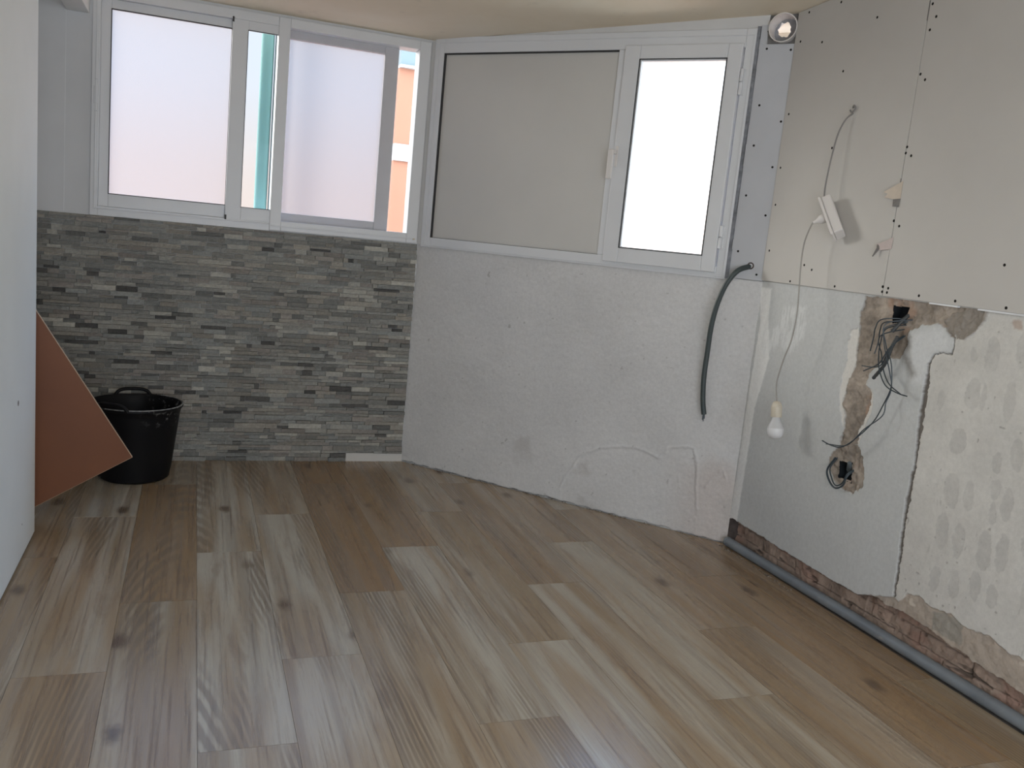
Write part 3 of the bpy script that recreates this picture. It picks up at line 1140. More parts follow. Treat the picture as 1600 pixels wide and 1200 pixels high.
for a0 in range(40):
    a1, a2 = 2 * math.pi * a0 / 40, 2 * math.pi * (a0 + 1) / 40
    i0 = len(d.v)
    for a_ in (a1, a2):
        cx, cz = math.cos(a_), math.sin(a_)
        q = 0.0665 / max(abs(cx), abs(cz))
        d.v.append(tuple(dc - N2 * 0.01 + u * cx * 0.063 + Vector((0, 0, 1)) * cz * 0.063))
        d.v.append(tuple(dc - N2 * 0.01 + u * cx * q + Vector((0, 0, 1)) * cz * q))
    d.f.append((i0, i0 + 1, i0 + 3, i0 + 2))
    d.mi.append(0)
d.build('cutout_packing', M_tear, duct)


def screws(parent, pts, W, d):
    me = None
    for k, (t, z) in enumerate(pts):
        c_ = W(t, z, d)
        if me is None:
            mb = MB()
            ax_ = (N2 if W is w2 else Vector((-1, 0, 0)))
            mb.lathe([(0.0052, -0.003), (0.0052, 0.0004), (0.0040, 0.0003), (0, 0.0003)], (0, 0, 0), ax_, 12)
            s0 = mb.build('screw', M_screw)
            s0.parent = parent
            s0.location = c_ - OFF[parent.name]
            me = s0
        else:
            s_ = me.copy()
            COL.objects.link(s_)
            s_.parent = parent
            s_.location = c_ - OFF[parent.name]


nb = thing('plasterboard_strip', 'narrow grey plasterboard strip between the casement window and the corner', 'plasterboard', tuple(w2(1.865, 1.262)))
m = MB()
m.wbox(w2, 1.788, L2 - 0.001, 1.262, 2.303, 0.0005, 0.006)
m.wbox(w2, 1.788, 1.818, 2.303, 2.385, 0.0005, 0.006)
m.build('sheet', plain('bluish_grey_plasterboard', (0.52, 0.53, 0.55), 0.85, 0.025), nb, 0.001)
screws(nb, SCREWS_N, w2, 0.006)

# ================================================================== RIGHT WALL
c = MB()
c.box(XR + 0.09, XR + 0.2, YN - 0.1, B.y + 0.12, -0.12, 2.75)
c.box(XR, XR + 0.09, YN - 0.1, B.y + 0.0, 1.262, 2.75)
c.box(XR, XR + 0.09, YN - 0.1, B.y - 2.0, -0.05, 1.262)
wall_right = struct(c.build('wall_right', plain('old_white_wall', (0.60, 0.59, 0.56), 0.9, 0.05, 5, 0.1, 50)), 'right-hand wall, plasterboard above and stripped plaster below', 'wall')


def right_plaster():
    du = 0.0028
    us = np.arange(-0.004, 2.003, du)
    vsr = np.arange(0 - 0.02, 1.2645, du)
    U, V = np.meshgrid(us, vsr)
    wu = U + fbm(U, V, 45, 3) * 0.014 + fbm(U, V, 140, 8, 2) * 0.006
    wv = V + fbm(U, V, 45, 9) * 0.014 + fbm(U, V, 140, 18, 2) * 0.006
    H = fbm(U, V, 3, 121) * 0.006 + fbm(U, V, 22, 14, 4) * 0.0010
    C = np.ones((*U.shape, 3)) * np.array((0.545, 0.555, 0.545))
    C *= (1 + fbm(U, V, 3.0, 131)[..., None] * 0.10)
    # older flaky paint right of the crack
    cx = np.interp(V, [p[1] for p in sorted(CRACK, key=lambda q: q[1])], [p[0] for p in sorted(CRACK, key=lambda q: q[1])])
    old = sm(wu - cx, 0.0, 0.006) * (1 - 0)
    C = lay(C, (0.62, 0.605, 0.565), old)
    mott = fbm(U, V, 9, 222, 5)
    C *= (1 + (old * mott)[..., None] * 0.22)
    specks = sm(fbm(U, V, 60, 230, 2), 0.34, 0.42) * old
    C = lay(C, (0.26, 0.24, 0.22), specks * 0.6)
    scr = sm(fbm(U * 3.2, V * 0.6, 28, 301, 3), 0.24, 0.34) * old * sm(fbm(U, V, 4, 310), 0.0, 0.15)
    C = lay(C, (0.36, 0.34, 0.31), scr * 0.55)
    H -= specks * 0.0015
    # damp oval trowel marks
    for k, (a, b, ra, rb) in enumerate(OVALS):
        tilt = 0.12
        du_ = (wu - a) + (V - b) * 0.05 + fbm(U, V, 14, 700 + k, 2) * 0.016
        q = (np.abs(du_) / ra) ** 2.0 + (np.abs(wv - b) / rb) ** 2.2
        mm = sm(1.12 - q, 0, 0.22)
        C = lay(C, (0.455, 0.445, 0.42), mm * old * 0.55 * (0.75 + fbm(U, V, 20, 720, 3) * 1.2))
        H -= mm * old * 0.0006
    # clean white filler stroke by the corner, brush patch
    s = sd(STROKE, U + fbm(U, V, 60, 44) * 0.01, V)
    C = lay(C, (0.78, 0.78, 0.76), sm(s, 0, 0.012))
    H += sm(s, 0, 0.02) * 0.0015
    s = sd(BRUSH, wu + fbm(U * 2.5, V * 0.3, 40, 45) * 0.05, wv)
    C = lay(C, (0.68, 0.69, 0.68), sm(s, -0.01, 0.02) * sm(fbm(U * 2.5, V * 0.35, 50, 48), -0.15, 0.1) * 0.8)
    # white skim right of the socket
    s = sd(P_SKIM, wu, wv)
    mk = sm(s, -0.01, 0.03)
    C = lay(C, (0.66, 0.67, 0.665), mk * 0.9)
    H += mk * 0.003
    # ragged white edges of broken plaster
    for P_ in (P_WL, P_WR):
        s = sd(P_, wu, wv)
        mk = sm(s, -0.001, 0.003)
        C = lay(C, (0.70, 0.68, 0.635), mk)
        H -= mk * 0.004
    # bare cement
    cem_n = fbm(U, V, 14, 60, 5)
    for nm_, P_ in enumerate((P_CEM, P_RING)):
        s = sd(P_, wu, wv)
        mk = sm(s, -0.001, 0.003)
        cc = np.array((0.345, 0.295, 0.245)) * (1 + cem_n * 1.1 + fbm(U, V, 70, 67, 3) * 0.5)[..., None]
        red = sm(fbm(U, V, 11, 71), 0.08, 0.22) * (1 if nm_ == 0 else 0.3)
        cc = cc * (1 - red[..., None] * 0.6) + np.array((0.40, 0.26, 0.185)) * red[..., None] * 0.6
        C = C * (1 - mk[..., None]) + cc * mk[..., None]
        H -= mk * (0.007 + fbm(U, V, 38, 66, 4) * 0.022)
    s = sd(P_BLOB, wu, wv)
    mk = sm(s, -0.002, 0.006)
    C = lay(C, (0.29, 0.26, 0.225), mk * 0.9)
    H += mk * 0.007
    s = sd(P_PINK, wu, wv)
    C = lay(C, (0.44, 0.33, 0.26), sm(s, -0.002, 0.006) * 0.7)
    s = sd(P_DARK, wu, wv)
    C = lay(C, (0.15, 0.125, 0.10), sm(s, -0.02, 0.025) * 0.75)
    # crack
    D, _, T = sdist(CRACK, wu, wv, False)
    wd = np.interp(T, range(len(CRACK_W)), CRACK_W) * (1 + fbm(U, V, 50, 88) * 0.9)
    mk = sm(wd - D, -0.001, 0.002)
    C = lay(C, (0.22, 0.20, 0.18), mk)
    H -= mk * 0.010
    hl = sm(0.014 - D, 0, 0.006) * (1 - mk) * (U > cx)
    C = lay(C, (0.66, 0.64, 0.60), hl * 0.6)
    # stripped foot of the wall: brick and old mortar
    tt = [p[0] for p in TRENCH] + [2.1]
    tz = [p[1] for p in TRENCH] + [0.10]
    lim = np.interp(U, tt, tz) + fbm(U, V, 30, 7) * 0.016
    ct = [0.0, 0.90] + [p[0] for p in CEMLOW] + [2.1]
    cz = [0.0, 0.0] + [p[1] for p in CEMLOW] + [0.21]
    lim2 = np.interp(U, ct, cz) + fbm(U, V, 26, 17) * 0.022
    mk2 = sm(lim2 - V, 0, 0.003)
    cc = np.array((0.40, 0.33, 0.265)) * (1 + cem_n * 0.6)[..., None]
    C = C * (1 - mk2[..., None] * 0.85) + cc * mk2[..., None] * 0.85
    peb = sm(fbm(U, V, 30, 401, 2), 0.30, 0.36) * mk2
    C = lay(C, (0.60, 0.54, 0.46), peb * 0.8)
    H -= mk2 * (0.005 + fbm(U, V, 40, 402, 4) * 0.008)
    s = sd(GREYLOW, wu, wv)
    C = lay(C, (0.33, 0.31, 0.27), sm(s, -0.002, 0.004) * 0.85)
    mk = sm(lim - V, 0, 0.003)
    bt = fbm(U, V, 12, 410, 5)
    cc = np.array((0.315, 0.235, 0.185)) * (1 + bt * 1.0)[..., None]
    # courses and joints of the brick
    joint = (np.abs(((V + 0.006 * fbm(U, V, 9, 420)) / 0.052) % 1 - 0.1) < 0.05) | (np.abs((U / 0.235 + 0.5 * np.floor(V / 0.052)) % 1 - 0.5) < 0.012)
    joint = joint & (fbm(U, V, 14, 430) > -0.08)
    cc = cc * (1 - joint[..., None] * 0.38)
    redb = sm(fbm(U, V * 1.6, 7, 460, 3), 0.0, 0.2)
    cc = cc * (1 - redb[..., None] * 0.5) + np.array((0.33, 0.185, 0.14)) * redb[..., None] * 0.5
    dk = sm(fbm(U * 0.6, V * 2.2, 22, 440, 3), 0.16, 0.26)
    cc = cc * (1 - dk[..., None] * 0.6)
    edge = sm(0.016 - (lim - V), 0, 0.012) * (V < lim)
    cc = cc * (1 - edge[..., None] * 0.35)
    C = C * (1 - mk[..., None]) + cc * mk[..., None]
    corner = sm(0.10 - U, 0, 0.05)
    H -= mk * (0.030 + joint * 0.006 + fbm(U, V, 30, 450, 4) * 0.014 + dk * 0.006)
    # socket boxes: holes cut through
    skip = np.zeros(U.shape, bool)
    for hp in (HOLE1, HOLE2):
        s = sd(hp, U + fbm(U, V, 90, 500) * 0.008, V + fbm(U, V, 90, 501) * 0.008)
        skip |= s > 0
    P = np.zeros((*U.shape, 3))
    P[..., 0] = XR - H - 0.001
    P[..., 1] = B.y - U
    P[..., 2] = V
    g = grid_mesh('stripped_plaster', P, C, M_plaster, skip, parent=wall_right)
    g['label'] = 'patched and cracked plaster with bare cement and brick showing'


right_plaster()

for hp, lab in ((HOLE1, 'black recessed socket box under the plasterboard edge, wires spilling out'), (HOLE2, 'black recessed socket box low on the right wall inside a ring of cement')):
    us_ = [p[0] for p in hp]
    zs_ = [p[1] for p in hp]
    t0, t1, z0, z1 = min(us_) - 0.004, max(us_) + 0.004, min(zs_) - 0.004, max(zs_) + 0.004
    m = MB()
    th = 0.003
    m.wbox(w3, t0, t1, z0, z1, -0.050, -0.047)
    m.wbox(w3, t0, t0 + th, z0, z1, -0.047, -0.012)
    m.wbox(w3, t1 - th, t1, z0, z1, -0.047, -0.012)
    m.wbox(w3, t0 + th, t1 - th, z0, z0 + th, -0.047, -0.012)
    m.wbox(w3, t0 + th, t1 - th, z1 - th, z1, -0.047, -0.012)
    ob = m.build('socket_box', M_hole, None, 0, False, 2, w3((t0 + t1) / 2, (z0 + z1) / 2, -0.05))
    tag(ob, lab, 'socket box', None)

# plasterboard sheets
TOPZ = 2.44


def sheet_poly(t0a, t0b, t1a, t1b, z0, lab, scr, notch=None):
    p = thing('plasterboard_sheet', lab, 'plasterboard', tuple(w3((t0a + t1a) / 2, z0)))
    mb = MB()
    zt0 = ceil_z(XR, B.y - t0b) - 0.002
    zt1 = ceil_z(XR, B.y - t1b) - 0.002
    mb.quadbox([w3(t0a, z0, 0.0005), w3(t1a, z0 - 0.0, 0.0005), w3(t1a, z0, 0.012), w3(t0a, z0, 0.012),
                w3(t0b, zt0, 0.0005), w3(t1b, zt1, 0.0005), w3(t1b, zt1, 0.012), w3(t0b, zt0, 0.012)])
    mb.build('sheet', M_board, p, 0.0012)
    screws(p, scr, w3, 0.012)
    return p


left_sheet = sheet_poly(0.002, 0.002, 0.7705, 0.772, 1.266, 'plasterboard sheet beside the corner, with torn paper flaps along its seam', SCREWS)
right_sheet = sheet_poly(0.7735, 0.775, 1.99, 1.99, 1.266, 'plasterboard sheet at the right edge, right of the vertical seam', SCREWS_R)
far_sheet = sheet_poly(1.993, 1.993, 3.2, 3.2, 1.266, 'plasterboard sheet nearest the camera, outside the picture', [])
bpy.data.objects.remove([c_ for c_ in far_sheet.children][0])
bpy.data.objects.remove(far_sheet)

# white metal profile peeping out under the sheet
for (t0, t1) in ((1.005, 1.13), (1.215, 1.42)):
    e = MB()
    e.wbox(w3, t0, t1, 1.2595, 1.2655, 0.0, 0.013)
    e.build('metal_profile', M_white, right_sheet)

# torn paper, with grey for the shadowed hole below it


def flap(poly, lift, mat, shadow=None):
    f = MB()
    n = len(poly)
    xs = [p[0] for p in poly]
    t_h = max(xs)
    pts = []
    for (t, z) in poly:
        d_ = 0.0135 + lift * ((t_h - t) / 0.08) ** 1.2
        pts.append(w3(t, z, d_))
    f.v = [tuple(p) for p in pts] + [tuple(p + Vector((0.0006, 0, 0))) for p in pts]
    f.f = [tuple(range(n)), tuple(range(2 * n - 1, n - 1, -1))] + [(i, (i + 1) % n, n + (i + 1) % n, n + i) for i in range(n)]
    f.mi = [0] * len(f.f)
    return f.build('torn_paper_flap', mat, left_sheet)


flap(FLAP1[:6], 0.010, M_paper)
flap([FLAP2[0], FLAP2[1], FLAP2[2], FLAP2[3], FLAP2[5], FLAP2[6]], 0.010, M_paperp)
f = MB()
f.v = [tuple(w3(t, z, 0.0125 + dd)) for (t, z), dd in zip([(0.7529, 1.6232), (0.7860, 1.6265), (0.7850, 1.5955), (0.7640, 1.5965)], (0.004, 0.0, 0.004, 0.012))]
f.v += [(p[0] + 0.0006, p[1], p[2]) for p in f.v]
f.f = [(0, 1, 2, 3), (7, 6, 5, 4), (0, 4, 5, 1), (1, 5, 6, 2), (2, 6, 7, 3), (3, 7, 4, 0)]
f.mi = [0] * 6
f.build('paper_curl_and_shade', M_tear, left_sheet)  # grey piece painted in for the shadowed hole under the upper flap
f = MB()
f.tube([w3(0.7165, 1.455, 0.016), w3(0.722, 1.440, 0.022), w3(0.7085, 1.409, 0.03)], 0.0035, 6, radii=[0.006, 0.006, 0.002])
f.build('paper_curl_and_shade', M_tear, left_sheet)
for a, b in (((0.7735, 2.324), (0.7715, 2.255)), ((0.7725, 1.70), (0.7715, 1.655))):
    f = MB()
    f.wbox(w3, a[0] - 0.003, b[0] + 0.003, b[1], a[1], 0.0118, 0.0126)
    f.build('frayed_seam', M_tear, left_sheet)

# ================================================================== OTHER WALLS, CEILING
c = MB()
z00 = ceil_z(0, YB + 0.15)
z11 = ceil_z(0, YN - 0.15)
c.quadbox([(XL - 0.1, YN - 0.15, z11), (XR + 0.2, YN - 0.15, z11), (XR + 0.2, YB + 0.15, z00), (XL - 0.1, YB + 0.15, z00),
           (XL - 0.1, YN - 0.15, z11 + 0.1), (XR + 0.2, YN - 0.15, z11 + 0.1), (XR + 0.2, YB + 0.15, z00 + 0.1), (XL - 0.1, YB + 0.15, z00 + 0.1)])
ceiling = struct(c.build('ceiling', M_ceil), 'off-white stained ceiling', 'ceiling')
c = MB()
c.box(XL - 0.1, XL, YN - 0.1, YB, -0.1, 2.75)
struct(c.build('wall_left', M_greywall), 'far left wall hidden behind the white partition', 'wall')
c = MB()
c.box(XL, -1.3, YN - 0.1, YN, -0.1, 2.75)
c.box(1.9, XR + 0.1, YN - 0.1, YN, -0.1, 2.75)
c.box(-1.3, 1.9, YN - 0.1, YN, 2.2, 2.75)
struct(c.build('wall_near', M_partition), 'wall behind the camera with an open doorway', 'wall')


def partition():
    us = np.arange(-1.2, 3.802, 0.02)
    vsr = np.arange(0.008, 2.5, 0.02)
    x0 = -0.562
    m = MB()
    ys = [-1.2] + [y for y in np.arange(-1.0, 3.8, 0.2)] + [3.802]
    m.box(-0.66, x0, -1.2, 3.80, 0.012, 2.44)
    return m.build('wall_partition', M_partition, None, 0.004)


part = struct(partition(), 'white painted partition at the left edge of the picture', 'wall')
h = MB()
h.lathe([(0.011, -0.004), (0.010, 0.0006), (0.004, 0.0012), (0, 0.0012)], (-0.562, 3.434, 0.614), (1, 0, 0), 10)
h.build('filled_screw_hole', M_tear, part)
h = MB()
h.lathe([(0.004, -0.004), (0.003, 0.0006), (0, 0.0012)], (-0.562, 3.52, 0.14), (1, 0, 0), 10)
h.build('filled_screw_hole', M_tear, part)
h = MB()
h.box(-0.655, -0.567, -1.2, 3.795, 0.0, 0.012)
h.build('shadow_gap_packer', M_mortar, part)

# ================================================================== PIPE
p = MB()
path = smooth_path([(2.436, 3.425, 0.0245), (2.440, 3.30, 0.0235), (2.448, 3.0, 0.0235), (2.455, 2.6, 0.024), (2.458, 2.1, 0.0235), (2.458, 1.5, 0.0235)], 8)
p.tube(path, 0.0222, 24)
p.tube(smooth_path([(2.435, 3.432, 0.0245), (2.4358, 3.418, 0.0245)], 1), 0.0232, 24)
pp = p.build('waste_pipe', M_pipe, None, 0, True, 2, (2.44, 3.42, 0))
tag(pp, 'grey plastic pipe lying along the foot of the right wall', 'pipe')

# ================================================================== ORANGE BOARD
bo = thing('panel_board', 'orange-brown board standing on its corner behind the white partition', 'board', (-0.68, 3.99, 0))
cA = Vector((-0.219, 3.985, 0.277))
d1 = Vector((-0.855, 0.0, -0.519))
d2 = Vector((-0.500, -0.108, 0.858)).normalized()
d1 = (d1 - d2 * d1.dot(d2)).normalized()
nrm = d1.cross(d2).normalized()
if nrm.y > 0:
    nrm = -nrm
wlen = 0.277 / -d1.z
length = 1.25
th = 0.016


def brd(mb, s0, s1, l0, l1, n0, n1):
    f_ = lambda s, l, n: cA + d1 * s + d2 * l + nrm * n
    mb.quadbox([f_(s0, l0, n0), f_(s1, l0, n0), f_(s1, l0, n1), f_(s0, l0, n1), f_(s0, l1, n0), f_(s1, l1, n0), f_(s1, l1, n1), f_(s0, l1, n1)])


m = MB()
brd(m, 0.0012, wlen, 0.0012, length, 0, th - 0.0008)
m.build('face', M_mdf, bo)
m = MB()
brd(m, 0, 0.0012, 0, length, 0, th)
brd(m, 0.0012, wlen, 0, 0.0012, 0, th)
m.build('edge_band', M_mdfe, bo)

# ================================================================== RUBBER TUB
tc_ = Vector((-0.245, 4.635, 0))
tub = thing('rubber_tub', 'black rubber builder tub with mortar splashes against the stone wall', 'bucket', tuple(tc_))
prof = [(0.0, 0.004), (0.150, 0.0), (0.163, 0.010), (0.172, 0.06), (0.205, 0.33), (0.212, 0.360), (0.220, 0.366), (0.220, 0.376), (0.210, 0.378), (0.203, 0.365), (0.196, 0.33), (0.160, 0.05), (0.13, 0.03), (0.0, 0.028)]
m = MB()
m.lathe(prof, tc_, (0, 0, 1), 56)
m.build('body', M_tub, tub, 0, True)
m = MB()
ring = [tc_ + Vector((0.2165 * math.cos(a), 0.2165 * math.sin(a), 0.377)) for a in [math.radians(q) for q in range(-125, 65, 5)]]
m.tube(ring, 0.0032, 8)
m.build('rim_highlight', M_rimw, tub, 0, True)  # pale arc paints a highlight along the tub's rim
for an, nm2 in ((math.radians(97), 'h'), (math.radians(-83 - 35), 'h')):
    c0 = Vector((math.cos(an), math.sin(an), 0))
    tn = Vector((-math.sin(an), math.cos(an), 0))
    hp = []
    for k in range(-6, 7):
        a_ = k / 6
        hp.append(tc_ + c0 * (0.212 - 0.010 * a_ * a_ + 0.004) + tn * (0.085 * a_) + Vector((0, 0, 0.37 + 0.032 * (1 - a_ ** 4) ** 0.8)))
    m = MB()
    m.tube(smooth_path(hp, 3), 0.0085, 10)
    m.build('handle', M_tub if an > 0 else M_tub, tub, 0, True)
m = MB()
m.lathe([(0.0, 0.075), (0.10, 0.07), (0.155, 0.055), (0.160, 0.05)], tc_, (0, 0, 1), 32)
m.build('dried_mortar', plain('dried_mortar', (0.14, 0.13, 0.12), 0.95, 0.3, 20, 0.5, 40), tub)

# ================================================================== EXTENSION SOCKET + LAMP
so = w3(0.50, 1.545, 0.09)
ext = thing('extension_socket', 'white extension socket block dangling on a cord from the plasterboard', 'power strip', tuple(so))
cb = MB()
cb.tube(smooth_path([w3(t, z, d_) for (t, z), d_ in zip(CABLE1, (-0.0, 0.03, 0.045, 0.052, 0.058, 0.060, 0.062))], 6), 0.0033, 8)
cb.build('cord', M_cordg, ext, 0, True)
kn = MB()
kn.tube(smooth_path([w3(0.449, 1.985, 0.012), w3(0.462, 1.992, 0.02), w3(0.470, 1.978, 0.018), w3(0.455, 1.966, 0.02), w3(0.447, 1.975, 0.024)], 5), 0.0034, 8)
kn.build('cord_knot', M_cordg, ext, 0, True)
# block axes
pa = w3(0.408, 1.618, 0.062)
pb = w3(0.523, 1.471, 0.062)
la = (pb - pa).normalized()
wa = Vector((-0.62, -0.0, 0.0))
# socket face looks towards the window corner, back of block towards the camera side
fn = Vector((-0.42, 0.86, 0.30))
fn = (fn - la * fn.dot(la)).normalized()
sw = la.cross(fn).normalized()
cen = (pa + pb) / 2


def ob_box(mb, c_, l0, l1, s0, s1, f0, f1, m_=0):
    g_ = lambda l, s, f: c_ + la * l + sw * s + fn * f
    mb.quadbox([g_(l0, s0, f0), g_(l1, s0, f0), g_(l1, s1, f0), g_(l0, s1, f0), g_(l0, s0, f1), g_(l1, s0, f1), g_(l1, s1, f1), g_(l0, s1, f1)], m_)


m = MB()
ob_box(m, cen, -0.088, 0.088, -0.034, 0.034, -0.038, 0.0)
m.build('housing', M_plastic, ext, 0.006, False, 3)
m = MB()
ob_box(m, cen, -0.092, 0.092, -0.037, 0.037, 0.0, 0.011)
m.build('socket_cover', M_plastic, ext, 0.004, False, 3)
for q in (-0.055, 0.0, 0.055):
    m = MB()
    m.lathe([(0.019, 0.0108), (0.021, 0.0125), (0.023, 0.0125), (0.0235, 0.0108)], cen + la * q, fn, 24)
    m.lathe([(0.0025, 0.0112), (0.0, 0.0114)], cen + la * q + sw * 0.0095, fn, 8, 0)
    m.lathe([(0.0025, 0.0112), (0.0, 0.0114)], cen + la * q - sw * 0.0095, fn, 8, 0)
    m.build('socket_outlet', M_plastic, ext, 0, True)

hb = thing('hanging_bulb', 'white bulb in a cream holder hanging by a cord from the extension socket', 'light bulb', tuple(w3(BULB[1][0], BULB[1][1], 0.10)))
pl = cen + la * -0.010
plug_out = fn
m = MB()
m.lathe([(0.0, 0.012), (0.017, 0.012), (0.019, 0.018), (0.018, 0.030), (0.013, 0.038), (0.008, 0.046), (0.0055, 0.060), (0.0, 0.060)], pl, plug_out, 20)
m.build('plug', M_plastic, hb, 0, True)
st = pl + plug_out * 0.058
pth = [pl + plug_out * 0.05, st + plug_out * 0.006 + Vector((0, 0, -0.003))] + [w3(t, z, 0.10) for t, z in CABLE2[2:]]
m = MB()
m.tube(smooth_path(pth, 6), 0.0031, 8)
m.build('cord', M_cord, hb, 0, True)
top = w3(CABLE2[-1][0], CABLE2[-1][1], 0.10)
bt_ = w3(BULB[2][0], BULB[2][1], 0.10)
ax_ = (bt_ - top).normalized()
m = MB()
m.lathe([(0.0, -0.004), (0.012, -0.002), (0.019, 0.006), (0.022, 0.018), (0.022, 0.020), (0.0232, 0.021), (0.0232, 0.062), (0.021, 0.065), (0.016, 0.065)], top, ax_, 28)
m.build('lamp_holder', M_cream, hb, 0, True)
m = MB()
m.lathe([(0.016, 0.060), (0.0175, 0.070), (0.019, 0.078), (0.028, 0.096), (0.034, 0.110), (0.0345, 0.112)], top, ax_, 28)
m.build('bulb_collar', plain('bulb_body', (0.58, 0.58, 0.58), 0.4, 0.02), hb, 0, True)
m = MB()
m.lathe([(0.0345, 0.112), (0.0348, 0.124), (0.032, 0.137), (0.025, 0.149), (0.013, 0.156), (0.0, 0.158)], top, ax_, 28)
m.build('bulb_dome', M_bulb, hb, 0, True)

# ================================================================== CABLES
m = MB()
ds = (-0.01, 0.05, 0.07, 0.07, 0.065, 0.055, 0.05, 0.045, 0.04)
pc = [w2(t, z, d_) for (t, z), d_ in zip(CONDUIT, ds)]
m.tube(smooth_path(pc, 8), 0.0122, 14)
cd = m.build('thick_cable', M_conduit, None, 0, True, 2, pc[0])
tag(cd, 'thick dark cable curving down from a hole in the plasterboard strip', 'cable')
m = MB()
for k in range(3):
    o_ = Vector((0.003 * math.cos(k * 2.1), 0.003 * math.sin(k * 2.1), 0))
    m.tube([pc[-1] + o_ + Vector((0, 0, 0.01)), pc[-1] + o_ * 1.6 + Vector((0, 0, -0.022 - 0.006 * k))], 0.0022, 6)
w_ = m.build('bare_core', M_wire, None)
for v_ in w_.data.vertices:
    v_.co -= Vector(pc[0])
w_.parent = cd
m = MB()
m.lathe([(0.010, 0.0002), (0.0155, 0.0006), (0.0165, 0.0)], w2(CONDUIT[0][0], CONDUIT[0][1], 0.0062), N2, 18)
hh = m.build('ragged_hole', M_recess, nb)

WN = ['thin dark wire drooping left and short from the upper socket box', 'thin dark wire drooping just inside the leftmost one, ending over bare cement',
      'thin dark wire looping down to a frayed end right of the cement strip', 'long dark wire sweeping down and left almost to the lower socket box',
      'long dark wire doubling the one that sweeps to the lower box, hanging in front', 'thin dark wire crossing the bundle to the frayed end beside its twin',
      'short dark wire end poking left from the bundle, the upper of two', 'short dark wire end poking left from the bundle, the lower of two']
for k, wr in enumerate(WIRES):
    n_ = len(wr)
    pts = []
    for i, (t, z) in enumerate(wr):
        f_ = i / (n_ - 1)
        d_ = -0.03 + 0.085 * min(1, f_ * 4) if i == 0 else 0.045 + 0.012 * math.sin(k * 1.7 + i)
        pts.append(w3(t, z, d_))
    m = MB()
    m.tube(smooth_path(pts, 6), 0.0023, 7)
    if k == 3:
        m.tube([pts[-1] - Vector((0, 0.004, 0.001)), pts[-1] + Vector((0, -0.004, 0.002))], 0.004, 6)
    ob = m.build('electrical_wire', M_wire, None, 0, True, 2, pts[0])
    tag(ob, WN[k], 'wire', 'loose wires from the upper socket box')
for nm, pl_, dd, r_, lab in (('wire_sleeve', SLEEVE1, (-0.03, 0.01, 0.035), 0.0075, 'short dark corrugated sleeve leaving the upper socket box'),
                             ('wire_sleeve', SLEEVE2, (0.03, 0.035, 0.035, 0.03), 0.0072, 'thick dark wire sleeve hanging diagonally through the wire bundle')):
    m = MB()
    sp_ = smooth_path([w3(t, z, d_) for (t, z), d_ in zip(pl_, dd)], 12)
    m.tube(sp_, r_, 10, radii=[r_ * (1.0 if i % 2 else 0.85) for i in range(len(sp_))])
    ob = m.build(nm, M_wire2, None, 0, True, 2, w3(*pl_[0], 0.0))
    tag(ob, lab, 'cable sleeve', 'dark wire sleeves on the right wall')
m = MB()
m.tube([w3(0.713, 0.565, -0.045), w3(0.718, 0.575, -0.02), w3(0.735, 0.605, 0.004)], 0.012, 10, radii=[0.013, 0.015, 0.008])
ob = m.build('wire_sleeve', plain('grey_sleeve', (0.11, 0.13, 0.14), 0.5), None, 0, True, 2, w3(0.713, 0.565, -0.045))
tag(ob, 'grey sleeve end sticking out of the lower socket box', 'cable sleeve', 'dark wire sleeves on the right wall')
for pl_, lab, r_ in ((LOW1, 'dark wire looping out of the lower socket box, outer loop', 0.0038), (LOW2, 'dark wire looping out of the lower socket box, inner loop', 0.0028)):
    m = MB()
    pts = [w3(t, z, -0.03 if i == 0 else (-0.004 if i == len(pl_) - 1 else 0.022)) for i, (t, z) in enumerate(pl_)]
    m.tube(smooth_path(pts, 8), r_, 8)
    ob = m.build('electrical_wire', M_wire, None, 0, True, 2, pts[0])
    tag(ob, lab, 'wire', 'looped wires at the lower socket box')

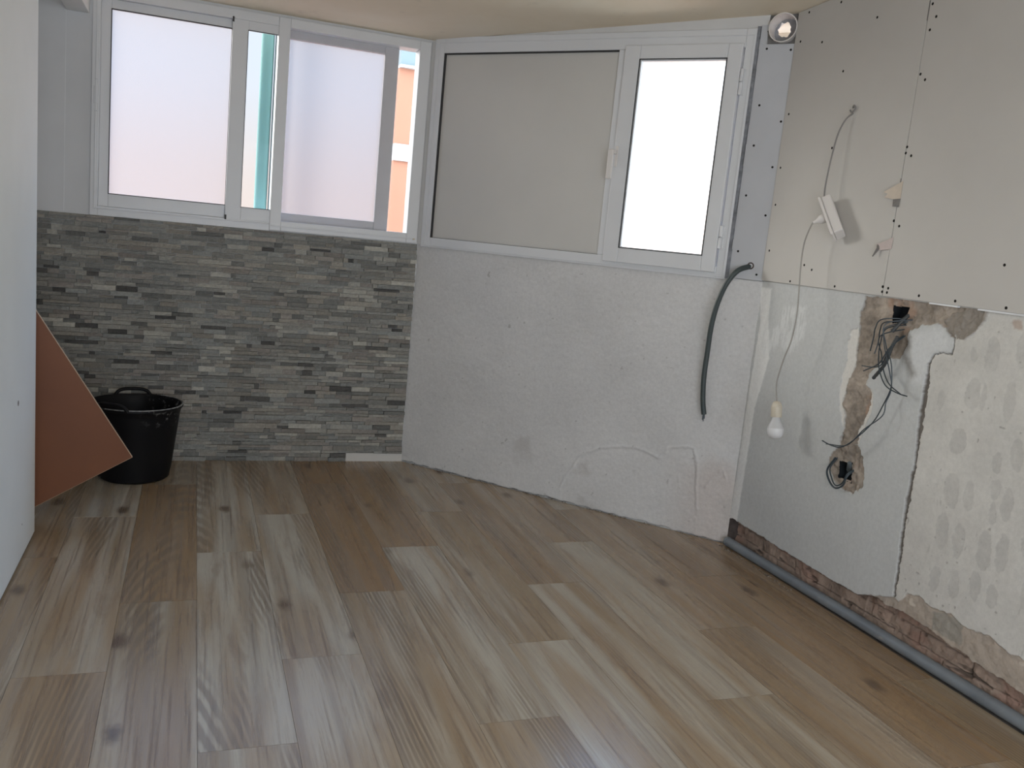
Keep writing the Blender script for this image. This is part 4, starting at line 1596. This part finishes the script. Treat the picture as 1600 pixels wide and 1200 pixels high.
# rubble crumbs at the foot of the walls
rnd = random.Random(9)
m = MB()
for k in range(150):
    if k < 70:
        t = rnd.random() ** 0.8 * (L2 - 0.05)
        c_ = w2(t, 0.0, rnd.uniform(0.006, 0.016))
        s_ = rnd.uniform(0.0015, 0.004)
    else:
        c_ = Vector((rnd.uniform(2.395, 2.412), rnd.uniform(2.9, 3.44), 0))
        s_ = rnd.uniform(0.0015, 0.0045)
    c_.z = s_ * 0.8
    a_ = rnd.random() * 3
    cs8 = []
    for zz in (-1, 1):
        for q in range(4):
            an = a_ + q * math.pi / 2
            k_ = rnd.uniform(0.7, 1.1)
            cs8.append(c_ + Vector((math.cos(an) * s_ * k_, math.sin(an) * s_ * k_, zz * s_ * 0.8 * rnd.uniform(0.6, 1))))
    m.quadbox(cs8)
ob = m.build('plaster_crumbs', plain('crumbs', (0.22, 0.18, 0.14), 0.95, 0.4, 60))
tag(ob, 'loose plaster crumbs along the foot of the angled and right walls', 'rubble')
ob['kind'] = 'stuff'

# ================================================================== OUTSIDE
bd = thing('neighbour_building', 'orange house wall with a white band seen through the clear window gap', 'building', (2.6, 8.6, -0.3))
m = MB()
m.box(1.735, 3.6, 8.5, 8.75, -0.3, 1.96)
m.build('lower_wall', M_terra, bd)
m = MB()
m.box(1.732, 3.62, 8.47, 8.75, 1.96, 2.115)
m.build('white_band', M_bandw, bd)
m = MB()
m.box(1.735, 3.6, 8.5, 8.75, 2.115, 2.80)
m.build('upper_wall', M_terra, bd)
m = MB()
m.box(1.73, 3.64, 8.44, 8.75, 2.80, 2.825)
m.build('eave', M_bandw, bd)
m = MB()
m.box(1.74, 3.55, 8.50, 8.75, 2.825, 3.5)
m.build('roof_cladding', M_slate, bd)
aw = thing('rolled_awning', 'teal rolled awning hanging outside the narrow clear pane', 'awning', (0.315, 5.18, 1.0))
m = MB()
m.tube([(0.333, 5.2, 0.9), (0.336, 5.2, 2.5)], 0.034, 20)
m.build('cloth_roll', M_teal, aw, 0, True)
m = MB()
m.box(0.374, 0.386, 5.18, 5.21, 0.9, 2.5)
m.build('guide_rail', plain('dark_rail', (0.10, 0.15, 0.15), 0.4), aw, 0.002)
g = MB()
g.box(-14, 16, 5.1, 40, -0.5, -0.3)
ob = struct(g.build('ground_outside', M_ground), 'unseen ground added outside, tinted for pink bounce light', 'ground')  # added out of view, coloured to bounce pink light onto the frosted panes
